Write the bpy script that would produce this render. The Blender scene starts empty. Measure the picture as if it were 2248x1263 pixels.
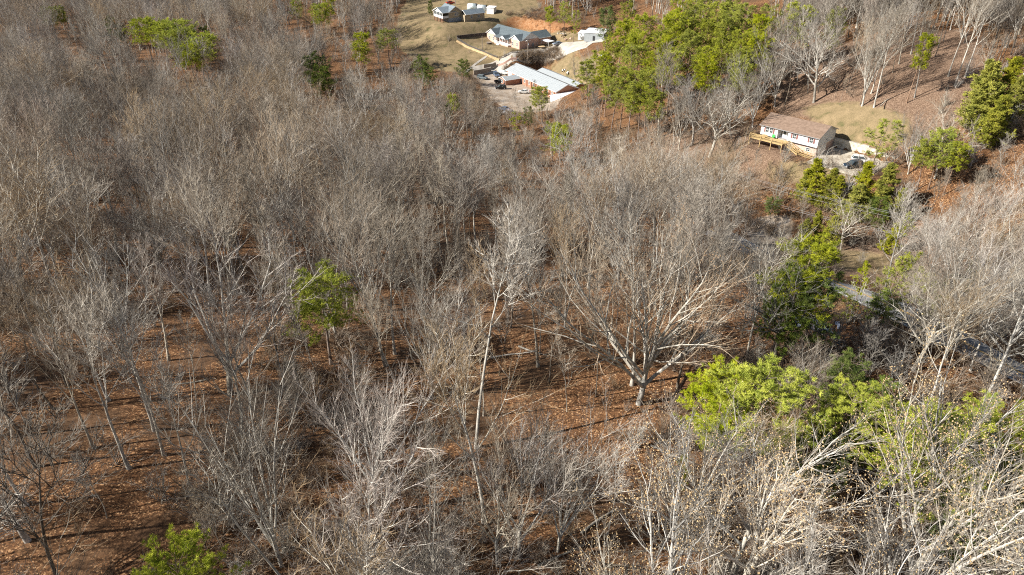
import bpy, math, random
import numpy as np
from mathutils import Vector, Matrix

S = bpy.context.scene
COL = S.collection
R = math.radians

# ------------------------------------------------------------------ camera, sky, sun, exposure
CAM_H = 60.0
PITCH = R(31.0)
FPX = 1560.0                      # focal length in pixels of the 2248 wide photograph
cam_d = bpy.data.cameras.new('camera')
cam_d.sensor_width = 36.0
cam_d.lens = FPX / 2248.0 * 36.0
cam_d.clip_start = 0.5
cam_d.clip_end = 9000.0
cam = bpy.data.objects.new('camera', cam_d)
COL.objects.link(cam)
cam.location = (0, 0, CAM_H)
cam.rotation_euler = (math.pi / 2 - PITCH, 0, 0)
S.camera = cam

SUN_EL = R(34.0)
SUN_AZ = R(192.0)                 # direction the sun stands in, from +X counter-clockwise
world = bpy.data.worlds.new('World')
S.world = world
world.use_nodes = True
wn = world.node_tree
wn.nodes.clear()
w_out = wn.nodes.new('ShaderNodeOutputWorld')
w_bg = wn.nodes.new('ShaderNodeBackground')
w_sky = wn.nodes.new('ShaderNodeTexSky')
w_sky.sky_type = 'NISHITA'
w_sky.sun_disc = False
w_sky.sun_elevation = SUN_EL
w_sky.sun_rotation = R(90.0) - SUN_AZ
w_bg.inputs['Strength'].default_value = 0.05
wn.links.new(w_sky.outputs[0], w_bg.inputs['Color'])
wn.links.new(w_bg.outputs[0], w_out.inputs['Surface'])

sun_d = bpy.data.lights.new('sun', 'SUN')
sun_d.energy = 5.0
sun_d.angle = R(0.5)
sun_d.color = (1.0, 0.955, 0.88)
sun = bpy.data.objects.new('sun', sun_d)
COL.objects.link(sun)
sdir = Vector((-math.cos(SUN_EL) * math.cos(SUN_AZ), -math.cos(SUN_EL) * math.sin(SUN_AZ), -math.sin(SUN_EL)))
sun.rotation_euler = sdir.to_track_quat('-Z', 'Y').to_euler()
sun.location = (-200, -60, 200)

S.view_settings.view_transform = 'Standard'
S.view_settings.look = 'None'
S.view_settings.gamma = 1.0
S.view_settings.use_curve_mapping = False
S.view_settings.exposure = 0.95
S.cycles.max_bounces = 5
S.cycles.diffuse_bounces = 3
S.cycles.glossy_bounces = 2
S.cycles.transparent_max_bounces = 4
S.cycles.use_denoising = False
S.cycles.pixel_filter_type = 'BLACKMAN_HARRIS'
S.cycles.filter_width = 1.1

# ------------------------------------------------------------------ pixel <-> place helpers
CP, SP = math.cos(PITCH), math.sin(PITCH)
def ray(px, py):
    x = (px - 1124.0) / FPX
    y = (631.5 - py) / FPX
    return x, CP + y * SP, -SP + y * CP
def proj(x, y, z):
    dz = z - CAM_H
    f = y * CP - dz * SP
    u = y * SP + dz * CP
    return 1124.0 + FPX * x / f, 631.5 - FPX * u / f
def gp(px, py, h):
    d = ray(px, py)
    t = h / -d[2]
    return d[0] * t, d[1] * t, CAM_H - h
def inpoly(px, py, poly):
    px = np.asarray(px, float); py = np.asarray(py, float)
    inside = np.zeros(px.shape, bool)
    n = len(poly)
    for i in range(n):
        x0, y0 = poly[i]; x1, y1 = poly[(i + 1) % n]
        c = ((y0 > py) != (y1 > py)) & (px < (x1 - x0) * (py - y0) / ((y1 - y0) or 1e-9) + x0)
        inside ^= c
    return inside

# ------------------------------------------------------------------ terrain height
ctrl = [(0,1263,58),(560,1263,59),(1124,1263,60),(1600,1263,63),(2248,1263,70),
 (0,900,58),(600,900,60),(1124,850,60),(1400,890,60),(1750,900,69),(2248,900,76),
 (0,600,62),(400,600,64),(800,600,64),(1124,600,64),(1450,600,67),
 (1750,600,79),(1850,635,80),(1990,690,80),(2248,810,80),(1700,500,77),(1600,520,76),
 (1830,560,77),(2000,500,72),(2248,500,66),(2100,400,64),(1600,400,71),
 (1950,235,60),(2100,120,47),(1750,200,62),(1900,60,45),(2248,0,14),(2248,200,45),(2248,330,57),(2000,0,32),(1600,0,44),
 (1450,100,63),(1400,250,74),(1300,130,78),(1250,260,81),(1110,250,82),(1200,330,78),(1200,450,73),
 (1240,102,73),(1300,92,72),(1340,60,68),(1250,35,64),(1000,100,74.5),(1100,140,78),(1050,170,80.5),(1160,50,68),
 (990,45,66),(900,60,69),(950,130,77),(1080,20,63),(1080,2,60),(1400,20,52),(1250,8,54),
 (850,250,80),(600,250,78),(300,250,76),(0,250,72),(0,0,80),(500,0,78),(850,0,66),(250,100,78),
 (0,400,66),(400,420,69),(800,420,72),(1000,420,73)]
cpts = [gp(*c) for c in ctrl]
cpts += [(-60,-60,3),(0,-80,2),(60,-60,-2),(-200,40,0),(200,40,-12),(-350,200,-12),(350,180,-8),(-450,500,-25),
         (420,420,60),(300,620,45),(0,700,15),(-300,750,-20)]
cpts = np.array(cpts)
def tps(r2):
    return r2 * np.log(r2 + 1e-6) * 0.5
n = len(cpts)
K0 = tps(((cpts[:, None, :2] - cpts[None, :, :2]) ** 2).sum(-1)) + np.eye(n) * 4000.0
Pm = np.c_[np.ones(n), cpts[:, :2]]
A = np.zeros((n + 3, n + 3)); A[:n, :n] = K0; A[:n, n:] = Pm; A[n:, :n] = Pm.T
sol = np.linalg.solve(A, np.r_[cpts[:, 2], 0, 0, 0])
def smooth(t):
    t = np.clip(t, 0, 1)
    return t * t * (3 - 2 * t)
# flat pads under the buildings: centre, half sizes, yaw, z, margin
YW, YC, YB, YU = -0.78, -1.05, -0.91, -0.98
def loc(o, yaw, u, v):
    c, s = math.cos(yaw), math.sin(yaw)
    return o[0] + c * u - s * v, o[1] + s * u + c * v
OW, OC, OB, OU = (78.99, 176.08, -6.0), (17.61, 282.36, -22.0), (4.53, 330.83, -13.0), (-29.97, 354.82, -6.0)
pads = [(loc(OW, YW, -6, 3), 11.0, 7.5, YW, -6.0, 6.0), (loc(OC, YC, -20, 1), 21.5, 12.0, YC, -22.0, 14.0),
        (loc(OB, YB, -11, 5), 14.0, 12.5, YB, -13.0, 9.0), (loc(OU, YU, -4, 5), 8.0, 9.0, YU, -6.0, 16.0),
        (loc(OW, YW, 8, 2.5), 8.0, 7.0, YW, -6.0, 4.0)]
def raw_z(x, y):
    x = np.asarray(x, float); y = np.asarray(y, float)
    sh = x.shape
    xf, yf = x.ravel(), y.ravel()
    out = np.zeros(xf.shape)
    for i in range(0, len(xf), 20000):
        a, b = xf[i:i+20000], yf[i:i+20000]
        r2 = (a[:, None] - cpts[None, :, 0]) ** 2 + (b[:, None] - cpts[None, :, 1]) ** 2
        out[i:i+20000] = tps(r2) @ sol[:n] + sol[n] + sol[n+1] * a + sol[n+2] * b
    far = smooth((np.hypot(xf, yf - 250) - 380) / 500.0)
    out = out * (1 - far) + (-18.0 + 14 * np.sin(xf * 0.004) * np.cos(yf * 0.003)) * far
    out += 0.35 * np.sin(xf * 0.11 + 1.3 * np.sin(yf * 0.05)) * np.sin(yf * 0.09 + 0.7)
    for c, hu, hv, yaw, z, m in pads:
        cc, ss = math.cos(yaw), math.sin(yaw)
        u = (xf - c[0]) * cc + (yf - c[1]) * ss
        v = -(xf - c[0]) * ss + (yf - c[1]) * cc
        d = np.hypot(np.maximum(np.abs(u) - hu, 0), np.maximum(np.abs(v) - hv, 0))
        w = 1 - smooth(d / m)
        out = out * (1 - w) + z * w
    # raised lawn held by the retaining wall behind the white house
    cc, ss = math.cos(YW), math.sin(YW)
    u = (xf - OW[0]) * cc + (yf - OW[1]) * ss
    v = -(xf - OW[0]) * ss + (yf - OW[1]) * cc
    k = smooth((v - 10.4) / 1.4) * smooth((u + 17) / 4) * (1 - smooth((u - 20) / 6)) * (1 - smooth((v - 16) / 14))
    out = np.maximum(out, out * (1 - k) + (-3.6) * k)
    return out.reshape(sh)
GS = 2.0
gx = np.concatenate([[-3200,-2200,-1500,-1050,-760,-560,-450,-390], np.arange(-350, 350.1, GS), [390,450,560,760,1050,1500,2200,3200]])
gy = np.concatenate([[-1500,-700,-350,-180,-90,-40,-10], np.arange(8, 560.1, GS), [600,660,740,850,1000,1250,1600,2200,3200,4200]])
GX, GY = np.meshgrid(gx, gy, indexing='ij')
GZ = raw_z(GX, GY)
def zf(x, y):
    x = np.asarray(x, float); y = np.asarray(y, float)
    i = np.clip(np.searchsorted(gx, x) - 1, 0, len(gx) - 2)
    j = np.clip(np.searchsorted(gy, y) - 1, 0, len(gy) - 2)
    a = np.clip((x - gx[i]) / (gx[i+1] - gx[i]), 0, 1); b = np.clip((y - gy[j]) / (gy[j+1] - gy[j]), 0, 1)
    return GZ[i,j]*(1-a)*(1-b) + GZ[i+1,j]*a*(1-b) + GZ[i,j+1]*(1-a)*b + GZ[i+1,j+1]*a*b
TT = np.linspace(30, 900, 4351)
def hit(px, py, up=0.0):
    """first place along the pixel's ray that stands `up` metres above the ground"""
    d = ray(px, py)
    x, y, z = d[0] * TT, d[1] * TT, CAM_H + d[2] * TT
    below = np.nonzero(z < zf(x, y) + up)[0]
    k = below[0] if len(below) else len(TT) - 1
    return float(x[k]), float(y[k]), float(zf(x[k], y[k]))

# ------------------------------------------------------------------ object helpers
def tag(o, label=None, cat=None, group=None, kind=None):
    if label: o['label'] = label
    if cat: o['category'] = cat
    if group: o['group'] = group
    if kind: o['kind'] = kind
    return o
def empty(name, location, rz=0.0):
    o = bpy.data.objects.new(name, None)
    o.empty_display_size = 0.5
    COL.objects.link(o)
    o.location = location
    o.rotation_euler = (0, 0, rz)
    return o
def link_obj(name, me, parent=None):
    o = bpy.data.objects.new(name, me)
    COL.objects.link(o)
    if parent is not None: o.parent = parent
    return o
def copy_tree(o, parent=None, kids=None):
    c = o.copy(); COL.objects.link(c)
    if parent is not None: c.parent = parent
    for ch in o.children: copy_tree(ch, c)
    return c
def np_mesh(name, verts, quads=None, tris=None, qm=None, tm=None, mats=(), smooth_shade=False):
    me = bpy.data.meshes.new(name)
    verts = np.asarray(verts, np.float32)
    q = np.zeros((0, 4), np.int32) if quads is None else np.asarray(quads, np.int32)
    t = np.zeros((0, 3), np.int32) if tris is None else np.asarray(tris, np.int32)
    me.vertices.add(len(verts)); me.vertices.foreach_set('co', verts.ravel())
    nl = q.size + t.size
    me.loops.add(nl); me.loops.foreach_set('vertex_index', np.concatenate([q.ravel(), t.ravel()]).astype(np.int32))
    me.polygons.add(len(q) + len(t))
    st = np.concatenate([np.arange(len(q)) * 4, q.size + np.arange(len(t)) * 3]).astype(np.int32)
    me.polygons.foreach_set('loop_start', st)
    mi = np.concatenate([np.zeros(len(q)) if qm is None else qm, np.zeros(len(t)) if tm is None else tm]).astype(np.int32)
    for m in mats: me.materials.append(m)
    me.polygons.foreach_set('material_index', mi)
    me.polygons.foreach_set('use_smooth', np.full(len(mi), smooth_shade, bool))
    me.update(calc_edges=True)
    me.validate()
    return me
class MB:
    def __init__(s): s.v = []; s.f = []; s.m = []
    def add(s, vs, fs, m=0):
        b = len(s.v); s.v += [tuple(v) for v in vs]
        for f in fs: s.f.append(tuple(b + i for i in f)); s.m.append(m)
    def box(s, x0, x1, y0, y1, z0, z1, m=0):
        s.add([(x0,y0,z0),(x1,y0,z0),(x1,y1,z0),(x0,y1,z0),(x0,y0,z1),(x1,y0,z1),(x1,y1,z1),(x0,y1,z1)],
              [(0,3,2,1),(4,5,6,7),(0,1,5,4),(1,2,6,5),(2,3,7,6),(3,0,4,7)], m)
        return s
    def ext(s, poly, ax, a0, a1, m=0):
        """extrude a polygon given in the two axes other than ax (in x,y,z order) from a0 to a1"""
        def P(p, a):
            return {'x': (a, p[0], p[1]), 'y': (p[0], a, p[1]), 'z': (p[0], p[1], a)}[ax]
        k = len(poly)
        s.add([P(p, a0) for p in poly] + [P(p, a1) for p in poly],
              [tuple(range(k - 1, -1, -1)), tuple(range(k, 2 * k))] + [(i, (i+1) % k, k + (i+1) % k, k + i) for i in range(k)], m)
        return s
    def tube(s, pts, rs, n=6, m=0):
        pts = [Vector(p) for p in pts]
        if not hasattr(rs, '__len__'): rs = [rs] * len(pts)
        ring = []
        for i, p in enumerate(pts):
            t = (pts[min(i+1, len(pts)-1)] - pts[max(i-1, 0)]).normalized()
            ref = Vector((0, 0, 1)) if abs(t.z) < 0.9 else Vector((1, 0, 0))
            a = t.cross(ref).normalized(); b = t.cross(a)
            ring += [p + (a * math.cos(2*math.pi*j/n) + b * math.sin(2*math.pi*j/n)) * rs[i] for j in range(n)]
        fs = [tuple(range(n)), tuple(range(len(ring)-1, len(ring)-n-1, -1))]
        for i in range(len(pts)-1):
            for j in range(n):
                fs.append((i*n+j, i*n+(j+1) % n, (i+1)*n+(j+1) % n, (i+1)*n+j))
        s.add(ring, fs, m)
        return s
    def bar(s, p0, p1, w, h, m=0):
        p0 = Vector(p0); p1 = Vector(p1); t = (p1 - p0).normalized()
        ref = Vector((0, 0, 1)) if abs(t.z) < 0.95 else Vector((1, 0, 0))
        a = t.cross(ref).normalized() * (w / 2); b = a.cross(t).normalized() * (h / 2)
        s.add([p0-a-b, p0+a-b, p0+a+b, p0-a+b, p1-a-b, p1+a-b, p1+a+b, p1-a+b],
              [(0,3,2,1),(4,5,6,7),(0,1,5,4),(1,2,6,5),(2,3,7,6),(3,0,4,7)], m)
        return s
    def build(s, name, mats, parent=None, sm=False):
        me = bpy.data.meshes.new(name)
        me.from_pydata(s.v, [], s.f)
        for m in (mats if isinstance(mats, (list, tuple)) else [mats]): me.materials.append(m)
        if len(me.materials) > 1: me.polygons.foreach_set('material_index', s.m)
        if sm: me.polygons.foreach_set('use_smooth', [True] * len(s.f))
        import bmesh
        bm = bmesh.new(); bm.from_mesh(me); bmesh.ops.recalc_face_normals(bm, faces=bm.faces); bm.to_mesh(me); bm.free()
        me.update()
        return link_obj(name, me, parent)

# ------------------------------------------------------------------ materials
def new_mat(name, rough=0.9):
    m = bpy.data.materials.new(name); m.use_nodes = True
    nt = m.node_tree; b = nt.nodes['Principled BSDF']
    b.inputs['Roughness'].default_value = rough
    if rough > 0.6: b.inputs['Specular IOR Level'].default_value = 0.15
    return m, nt, b
def noise_mat(name, c1, c2, scale=3.0, rough=0.9, detail=4, metallic=0.0, bump=0.0, vary=0.0, sat=(0.65,1.3), stretch=None, contrast=(0.35, 0.65)):
    """two tones of the same stuff mixed by noise in object space, optional per-object tint"""
    m, nt, b = new_mat(name, rough)
    b.inputs['Metallic'].default_value = metallic
    tc = nt.nodes.new('ShaderNodeTexCoord'); no = nt.nodes.new('ShaderNodeTexNoise')
    no.inputs['Scale'].default_value = scale; no.inputs['Detail'].default_value = detail
    src = tc.outputs['Object']
    if stretch:
        mp = nt.nodes.new('ShaderNodeMapping'); mp.inputs['Scale'].default_value = stretch
        nt.links.new(src, mp.inputs[0]); src = mp.outputs[0]
    nt.links.new(src, no.inputs['Vector'])
    cr = nt.nodes.new('ShaderNodeValToRGB')
    cr.color_ramp.elements[0].position = contrast[0]; cr.color_ramp.elements[1].position = contrast[1]
    cr.color_ramp.elements[0].color = (*c1, 1); cr.color_ramp.elements[1].color = (*c2, 1)
    nt.links.new(no.outputs[0], cr.inputs[0])
    out = cr.outputs[0]
    if vary:
        oi = nt.nodes.new('ShaderNodeObjectInfo'); hs = nt.nodes.new('ShaderNodeHueSaturation')
        mr = nt.nodes.new('ShaderNodeMapRange'); mr.inputs[3].default_value = 1 - vary; mr.inputs[4].default_value = 1 + vary
        m2 = nt.nodes.new('ShaderNodeMath'); m2.operation = 'MULTIPLY'; m2.inputs[1].default_value = 7.31
        m3 = nt.nodes.new('ShaderNodeMath'); m3.operation = 'FRACT'
        m4 = nt.nodes.new('ShaderNodeMapRange'); m4.inputs[3].default_value = sat[0]; m4.inputs[4].default_value = sat[1]
        nt.links.new(oi.outputs['Random'], mr.inputs[0]); nt.links.new(mr.outputs[0], hs.inputs['Value'])
        nt.links.new(oi.outputs['Random'], m2.inputs[0]); nt.links.new(m2.outputs[0], m3.inputs[0])
        nt.links.new(m3.outputs[0], m4.inputs[0]); nt.links.new(m4.outputs[0], hs.inputs['Saturation'])
        nt.links.new(out, hs.inputs['Color']); out = hs.outputs[0]
    nt.links.new(out, b.inputs['Base Color'])
    if bump:
        bp = nt.nodes.new('ShaderNodeBump'); bp.inputs['Strength'].default_value = bump
        nt.links.new(no.outputs[0], bp.inputs['Height']); nt.links.new(bp.outputs[0], b.inputs['Normal'])
    return m
def plain(name, c, rough=0.6, metallic=0.0):
    k = 0.88
    return noise_mat(name, tuple(v * k for v in c), c, 6.0, rough, 3, metallic)
M = {}
M['bark'] = noise_mat('pale_bark', (0.23,0.208,0.172), (0.50,0.465,0.40), 2.2, 0.95, 5, vary=0.36, stretch=(1,1,0.45))
M['bark_white'] = noise_mat('white_bark', (0.34,0.315,0.27), (0.61,0.575,0.505), 2.0, 0.95, 5, vary=0.15, stretch=(1,1,0.45))
M['bark_dark'] = noise_mat('brown_bark', (0.09,0.075,0.06), (0.22,0.19,0.155), 2.4, 0.95, 5, vary=0.3, stretch=(1,1,0.4))
M['twig'] = noise_mat('grey_twigs', (0.215,0.185,0.15), (0.395,0.35,0.29), 0.7, 0.95, 3, vary=0.4)
M['twig_mauve'] = noise_mat('mauve_twigs', (0.225,0.18,0.15), (0.38,0.325,0.275), 0.7, 0.95, 3, vary=0.32)
M['twig_tan'] = noise_mat('tan_twigs', (0.25,0.19,0.13), (0.41,0.33,0.24), 0.7, 0.95, 3, vary=0.32)
M['brush'] = noise_mat('brown_brush_stems', (0.20,0.145,0.10), (0.36,0.28,0.20), 0.9, 0.95, 3, vary=0.3)
M['pod'] = noise_mat('dry_seed_pods', (0.38,0.26,0.13), (0.60,0.44,0.25), 1.5, 0.8, 2)
M['ball'] = noise_mat('brown_seed_balls', (0.30,0.18,0.10), (0.46,0.30,0.18), 1.5, 0.8, 2)
M['needle'] = noise_mat('pine_needles', (0.19,0.22,0.028), (0.42,0.43,0.06), 0.8, 0.7, 3, vary=0.15, sat=(.92,1.12))
M['needle_bright'] = noise_mat('bright_pine_needles', (0.22,0.27,0.028), (0.50,0.52,0.07), 0.8, 0.7, 3, vary=0.12, sat=(.95,1.1))
M['needle_dark'] = noise_mat('dark_needles', (0.08,0.12,0.028), (0.21,0.25,0.05), 0.8, 0.7, 3, vary=0.2, sat=(.9,1.1))
M['needle_cedar'] = noise_mat('cedar_sprays', (0.17,0.185,0.025), (0.38,0.36,0.05), 0.9, 0.75, 3, vary=0.2, sat=(.9,1.1))
M['pine_bark'] = noise_mat('pine_bark', (0.16,0.105,0.075), (0.34,0.25,0.19), 3.0, 0.95, 4, vary=0.2, stretch=(1,1,0.4))
# ------------------------------------------------------------------ the ground
PXG, PYG = proj(GX, GY, GZ)
front = (GY * CP - (GZ - CAM_H) * SP) > 5
def mask(polys, soft=1):
    m = np.zeros(GX.shape)
    for p in polys: m = np.maximum(m, (inpoly(PXG, PYG, p) & front).astype(float))
    for _ in range(soft):
        k = m.copy()
        k[1:-1,1:-1] = (m[1:-1,1:-1]*2 + m[:-2,1:-1] + m[2:,1:-1] + m[1:-1,:-2] + m[1:-1,2:]) / 6
        m = k
    return m
YARD = [(860,90),(880,20),(915,-30),(1150,-30),(1190,15),(1130,45),(1070,62),(1290,66),(1320,84),(1250,120),(1140,118),(1085,150),(1030,163),(930,150)]
grass = mask([YARD, [(1190,150),(1250,128),(1345,115),(1345,170),(1260,190)],
              [(1745,238),(1830,225),(1930,232),(2000,262),(2010,310),(1950,335),(1860,318),(1830,290)],
              [(1650,360),(1760,350),(1900,385),(1900,420),(1690,400)], [(1810,545),(1975,560),(1990,610),(1840,590)],
              [(1820,650),(1850,655),(1890,700),(1830,720)], [(400,0),(470,-20),(520,10),(440,30)]], 2)
clay = mask([[(1075,60),(1120,38),(1200,44),(1290,62),(1290,74),(1200,66),(1100,56)]], 1)
gravel = mask([[(1035,158),(1090,150),(1140,165),(1235,210),(1215,245),(1120,248),(1070,215)], [(1640,490),(1690,470),(1740,480),(1740,520),(1670,570),(1640,560)]], 1)
pale = mask([[(1700,110),(1880,90),(2130,60),(2200,220),(2010,330),(1700,250)], [(1650,270),(1760,330),(1700,420),(1560,400),(1420,300)],
             [(1820,540),(2060,470),(2130,560),(1990,640),(1830,600)]], 3)
ij = np.arange(GX.size).reshape(GX.shape)
quads = np.stack([ij[:-1,:-1], ij[1:,:-1], ij[1:,1:], ij[:-1,1:]], -1).reshape(-1, 4)
me = np_mesh('ground', np.stack([GX, GY, GZ], -1).reshape(-1, 3), quads, smooth_shade=True)
ca = me.attributes.new('cover', 'FLOAT_COLOR', 'POINT')
ca.data.foreach_set('color', np.stack([grass, clay, gravel, pale], -1).astype(np.float32).ravel())

gm, nt, bs = new_mat('leaf_litter_and_grass', 0.95)
N = nt.nodes; LK = nt.links.new
def node(t, **kw):
    x = N.new(t)
    for k, v in kw.items(): setattr(x, k, v)
    return x
tc = node('ShaderNodeTexCoord')
def noise(scale, detail=4, dist=0.0):
    x = node('ShaderNodeTexNoise'); x.inputs['Scale'].default_value = scale; x.inputs['Detail'].default_value = detail
    x.inputs['Distortion'].default_value = dist; LK(tc.outputs['Object'], x.inputs['Vector']); return x
def ramp(src, stops):
    x = node('ShaderNodeValToRGB')
    while len(x.color_ramp.elements) < len(stops): x.color_ramp.elements.new(0.5)
    for e, (p, c) in zip(x.color_ramp.elements, stops): e.position = p; e.color = (*c, 1) if len(c) == 3 else c
    LK(src, x.inputs[0]); return x
def mix(fac, a, b):
    x = node('ShaderNodeMix', data_type='RGBA'); LK(fac, x.inputs['Factor']); LK(a, x.inputs['A']); LK(b, x.inputs['B']); return x
vor = node('ShaderNodeTexVoronoi'); vor.inputs['Scale'].default_value = 6.5; LK(tc.outputs['Object'], vor.inputs['Vector'])
sep = node('ShaderNodeSeparateColor'); LK(vor.outputs['Color'], sep.inputs[0])
leaf = ramp(sep.outputs[0], [(0.0,(0.045,0.024,0.013)), (0.35,(0.12,0.058,0.027)), (0.72,(0.19,0.094,0.043)), (0.86,(0.24,0.122,0.056)), (0.97,(0.50,0.30,0.155))])
n1 = noise(0.10, 5); soil = ramp(noise(0.9, 6).outputs[0], [(0.3,(0.065,0.038,0.022)), (0.7,(0.17,0.095,0.05))])
r1 = ramp(n1.outputs[0], [(0.50,(0,0,0)), (0.62,(1,1,1))])
litter = mix(r1.outputs[0], leaf.outputs[0], soil.outputs[0])
palec = ramp(sep.outputs[0], [(0.0,(0.095,0.058,0.037)), (0.5,(0.175,0.112,0.074)), (1.0,(0.31,0.215,0.15))])
grs = ramp(noise(0.35, 6, 0.6).outputs[0], [(0.25,(0.12,0.115,0.05)), (0.42,(0.215,0.165,0.09)), (0.7,(0.30,0.225,0.13))])
gfine = ramp(noise(3.5, 5).outputs[0], [(0.3,(0.72,0.72,0.72)), (0.7,(1.12,1.1,1.08))])
gmul = node('ShaderNodeMix', data_type='RGBA', blend_type='MULTIPLY'); gmul.inputs['Factor'].default_value = 1
LK(grs.outputs[0], gmul.inputs['A']); LK(gfine.outputs[0], gmul.inputs['B'])
cly = ramp(noise(0.8, 6, 1.0).outputs[0], [(0.3,(0.10,0.055,0.03)), (0.47,(0.30,0.14,0.06)), (0.75,(0.38,0.24,0.14))])
grv = ramp(noise(0.4, 7, 0.4).outputs[0], [(0.3,(0.27,0.20,0.14)), (0.55,(0.40,0.33,0.26)), (0.8,(0.50,0.46,0.42))])
at = node('ShaderNodeAttribute', attribute_name='cover'); sp2 = node('ShaderNodeSeparateColor'); LK(at.outputs['Color'], sp2.inputs[0])
edge = noise(0.6, 5)
def sharp(src):
    a = node('ShaderNodeMath', operation='ADD'); LK(src, a.inputs[0])
    b = node('ShaderNodeMath', operation='MULTIPLY_ADD'); LK(edge.outputs[0], b.inputs[0]); b.inputs[1].default_value = 0.7; b.inputs[2].default_value = -0.35
    LK(b.outputs[0], a.inputs[1])
    c = node('ShaderNodeMapRange'); c.inputs[1].default_value = 0.35; c.inputs[2].default_value = 0.65; LK(a.outputs[0], c.inputs[0]); return c.outputs[0]
x = mix(sharp(at.outputs['Alpha']), litter.outputs['Result'], palec.outputs[0])
x = mix(sharp(sp2.outputs[0]), x.outputs['Result'], gmul.outputs['Result'])
x = mix(sharp(sp2.outputs[1]), x.outputs['Result'], cly.outputs[0])
x = mix(sharp(sp2.outputs[2]), x.outputs['Result'], grv.outputs[0])
LK(x.outputs['Result'], bs.inputs['Base Color'])
bp = node('ShaderNodeBump'); bp.inputs['Strength'].default_value = 0.6; bp.inputs['Distance'].default_value = 0.08
LK(sep.outputs[1], bp.inputs['Height']); LK(bp.outputs[0], bs.inputs['Normal'])
me.materials.append(gm)
ground = link_obj('ground', me); tag(ground, kind='structure')

# ------------------------------------------------------------------ roads, drives and walks laid on the ground
def dense(pts, step=1.0):
    pts = [np.array(p[:2], float) for p in pts]; out = []
    for a, b in zip(pts[:-1], pts[1:]):
        k = max(1, int(np.linalg.norm(b - a) / step))
        out += [a + (b - a) * i / k for i in range(k)]
    out = np.array(out + [pts[-1]])
    for _ in range(10):
        out[1:-1] = out[1:-1] * 0.5 + (out[:-2] + out[2:]) * 0.25
    return out
def ribbon(name, line, off0, off1, lift, mat, cross=6, parent=None, dash=None):
    t = np.gradient(line, axis=0); t /= np.linalg.norm(t, axis=1)[:, None]
    nrm = np.c_[-t[:, 1], t[:, 0]]
    vs = []
    for k in range(cross + 1):
        o = off0 + (off1 - off0) * k / cross
        p = line + nrm * o
        vs.append(np.c_[p, zf(p[:, 0], p[:, 1]) + lift])
    vs = np.stack(vs, 1); nn, c = vs.shape[:2]
    ii = np.arange(nn * c).reshape(nn, c)
    q = np.stack([ii[:-1,:-1], ii[:-1,1:], ii[1:,1:], ii[1:,:-1]], -1)
    q = q.reshape(-1, 4)[:, ::-1]
    return link_obj(name, np_mesh(name, vs.reshape(-1, 3), q, mats=[mat], smooth_shade=True), parent)
M['asphalt'] = noise_mat('weathered_asphalt', (0.17,0.17,0.175), (0.27,0.27,0.275), 0.7, 0.9, 6)
M['concrete'] = noise_mat('pale_concrete', (0.34,0.31,0.265), (0.48,0.44,0.385), 0.45, 0.9, 6)
M['concrete_stained'] = noise_mat('stained_concrete', (0.27,0.225,0.165), (0.52,0.47,0.385), 0.9, 0.9, 6, contrast=(0.3,0.6))
M['paint_white'] = plain('white_road_paint', (0.75,0.75,0.73), 0.7)
M['paint_yellow'] = plain('yellow_road_paint', (0.72,0.42,0.06), 0.7)
road_px = [(1560,505),(1640,545),(1720,580),(1790,606),(1850,632),(1920,662),(1990,694),(2060,728),(2140,768),(2230,815),(2330,870)]
road_line = dense([hit(*p) for p in road_px], 1.5)
tag(ribbon('road', road_line, -3.4, 3.4, 0.10, M['asphalt'], 8), kind='structure')
for nm, a, b, mt in (('road_edge_line', -3.15, -2.97, 'paint_white'), ('road_edge_line', 2.97, 3.15, 'paint_white'),
                     ('road_centre_line', -0.22, -0.09, 'paint_yellow'), ('road_centre_line', 0.09, 0.22, 'paint_yellow')):
    tag(ribbon(nm, road_line, a, b, 0.118, M[mt], 1), kind='structure')
drive_px = [(1040,157),(1085,148),(1110,137),(1150,124),(1190,112),(1230,101),(1280,93),(1330,88)]
tag(ribbon('hill_driveway', dense([hit(*p) for p in drive_px]), -2.4, 2.4, 0.12, M['concrete'], 6), kind='structure')
tag(ribbon('turning_pad', dense([hit(*p) for p in [(1205,112),(1240,103),(1300,96)]]), -4.5, 3.5, 0.14, M['concrete'], 6), kind='structure')
tag(ribbon('garden_walk', dense([hit(*p) for p in [(1068,124),(1052,135),(1033,149),(1020,160)]]), -0.45, 0.45, 0.12, M['concrete'], 2), kind='structure')
def pad_sheet(name, o, yaw, u0, u1, v0, v1, z, mat, jag=0.0):
    mb = MB(); pts = [loc(o, yaw, u, v) for u, v in ((u0,v0),(u1,v0),(u1,v1),(u0,v1))]
    mb.add([(p[0], p[1], z) for p in pts] + [(p[0], p[1], z - 0.5) for p in pts], [(0,1,2,3),(0,4,5,1),(1,5,6,2),(2,6,7,3),(3,7,4,0)])
    return tag(mb.build(name, mat), kind='structure')
pad_sheet('house_driveway', OW, YW, 0.3, 15.5, -5.5, 9.6, OW[2] + 0.15, M['concrete_stained'])
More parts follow.
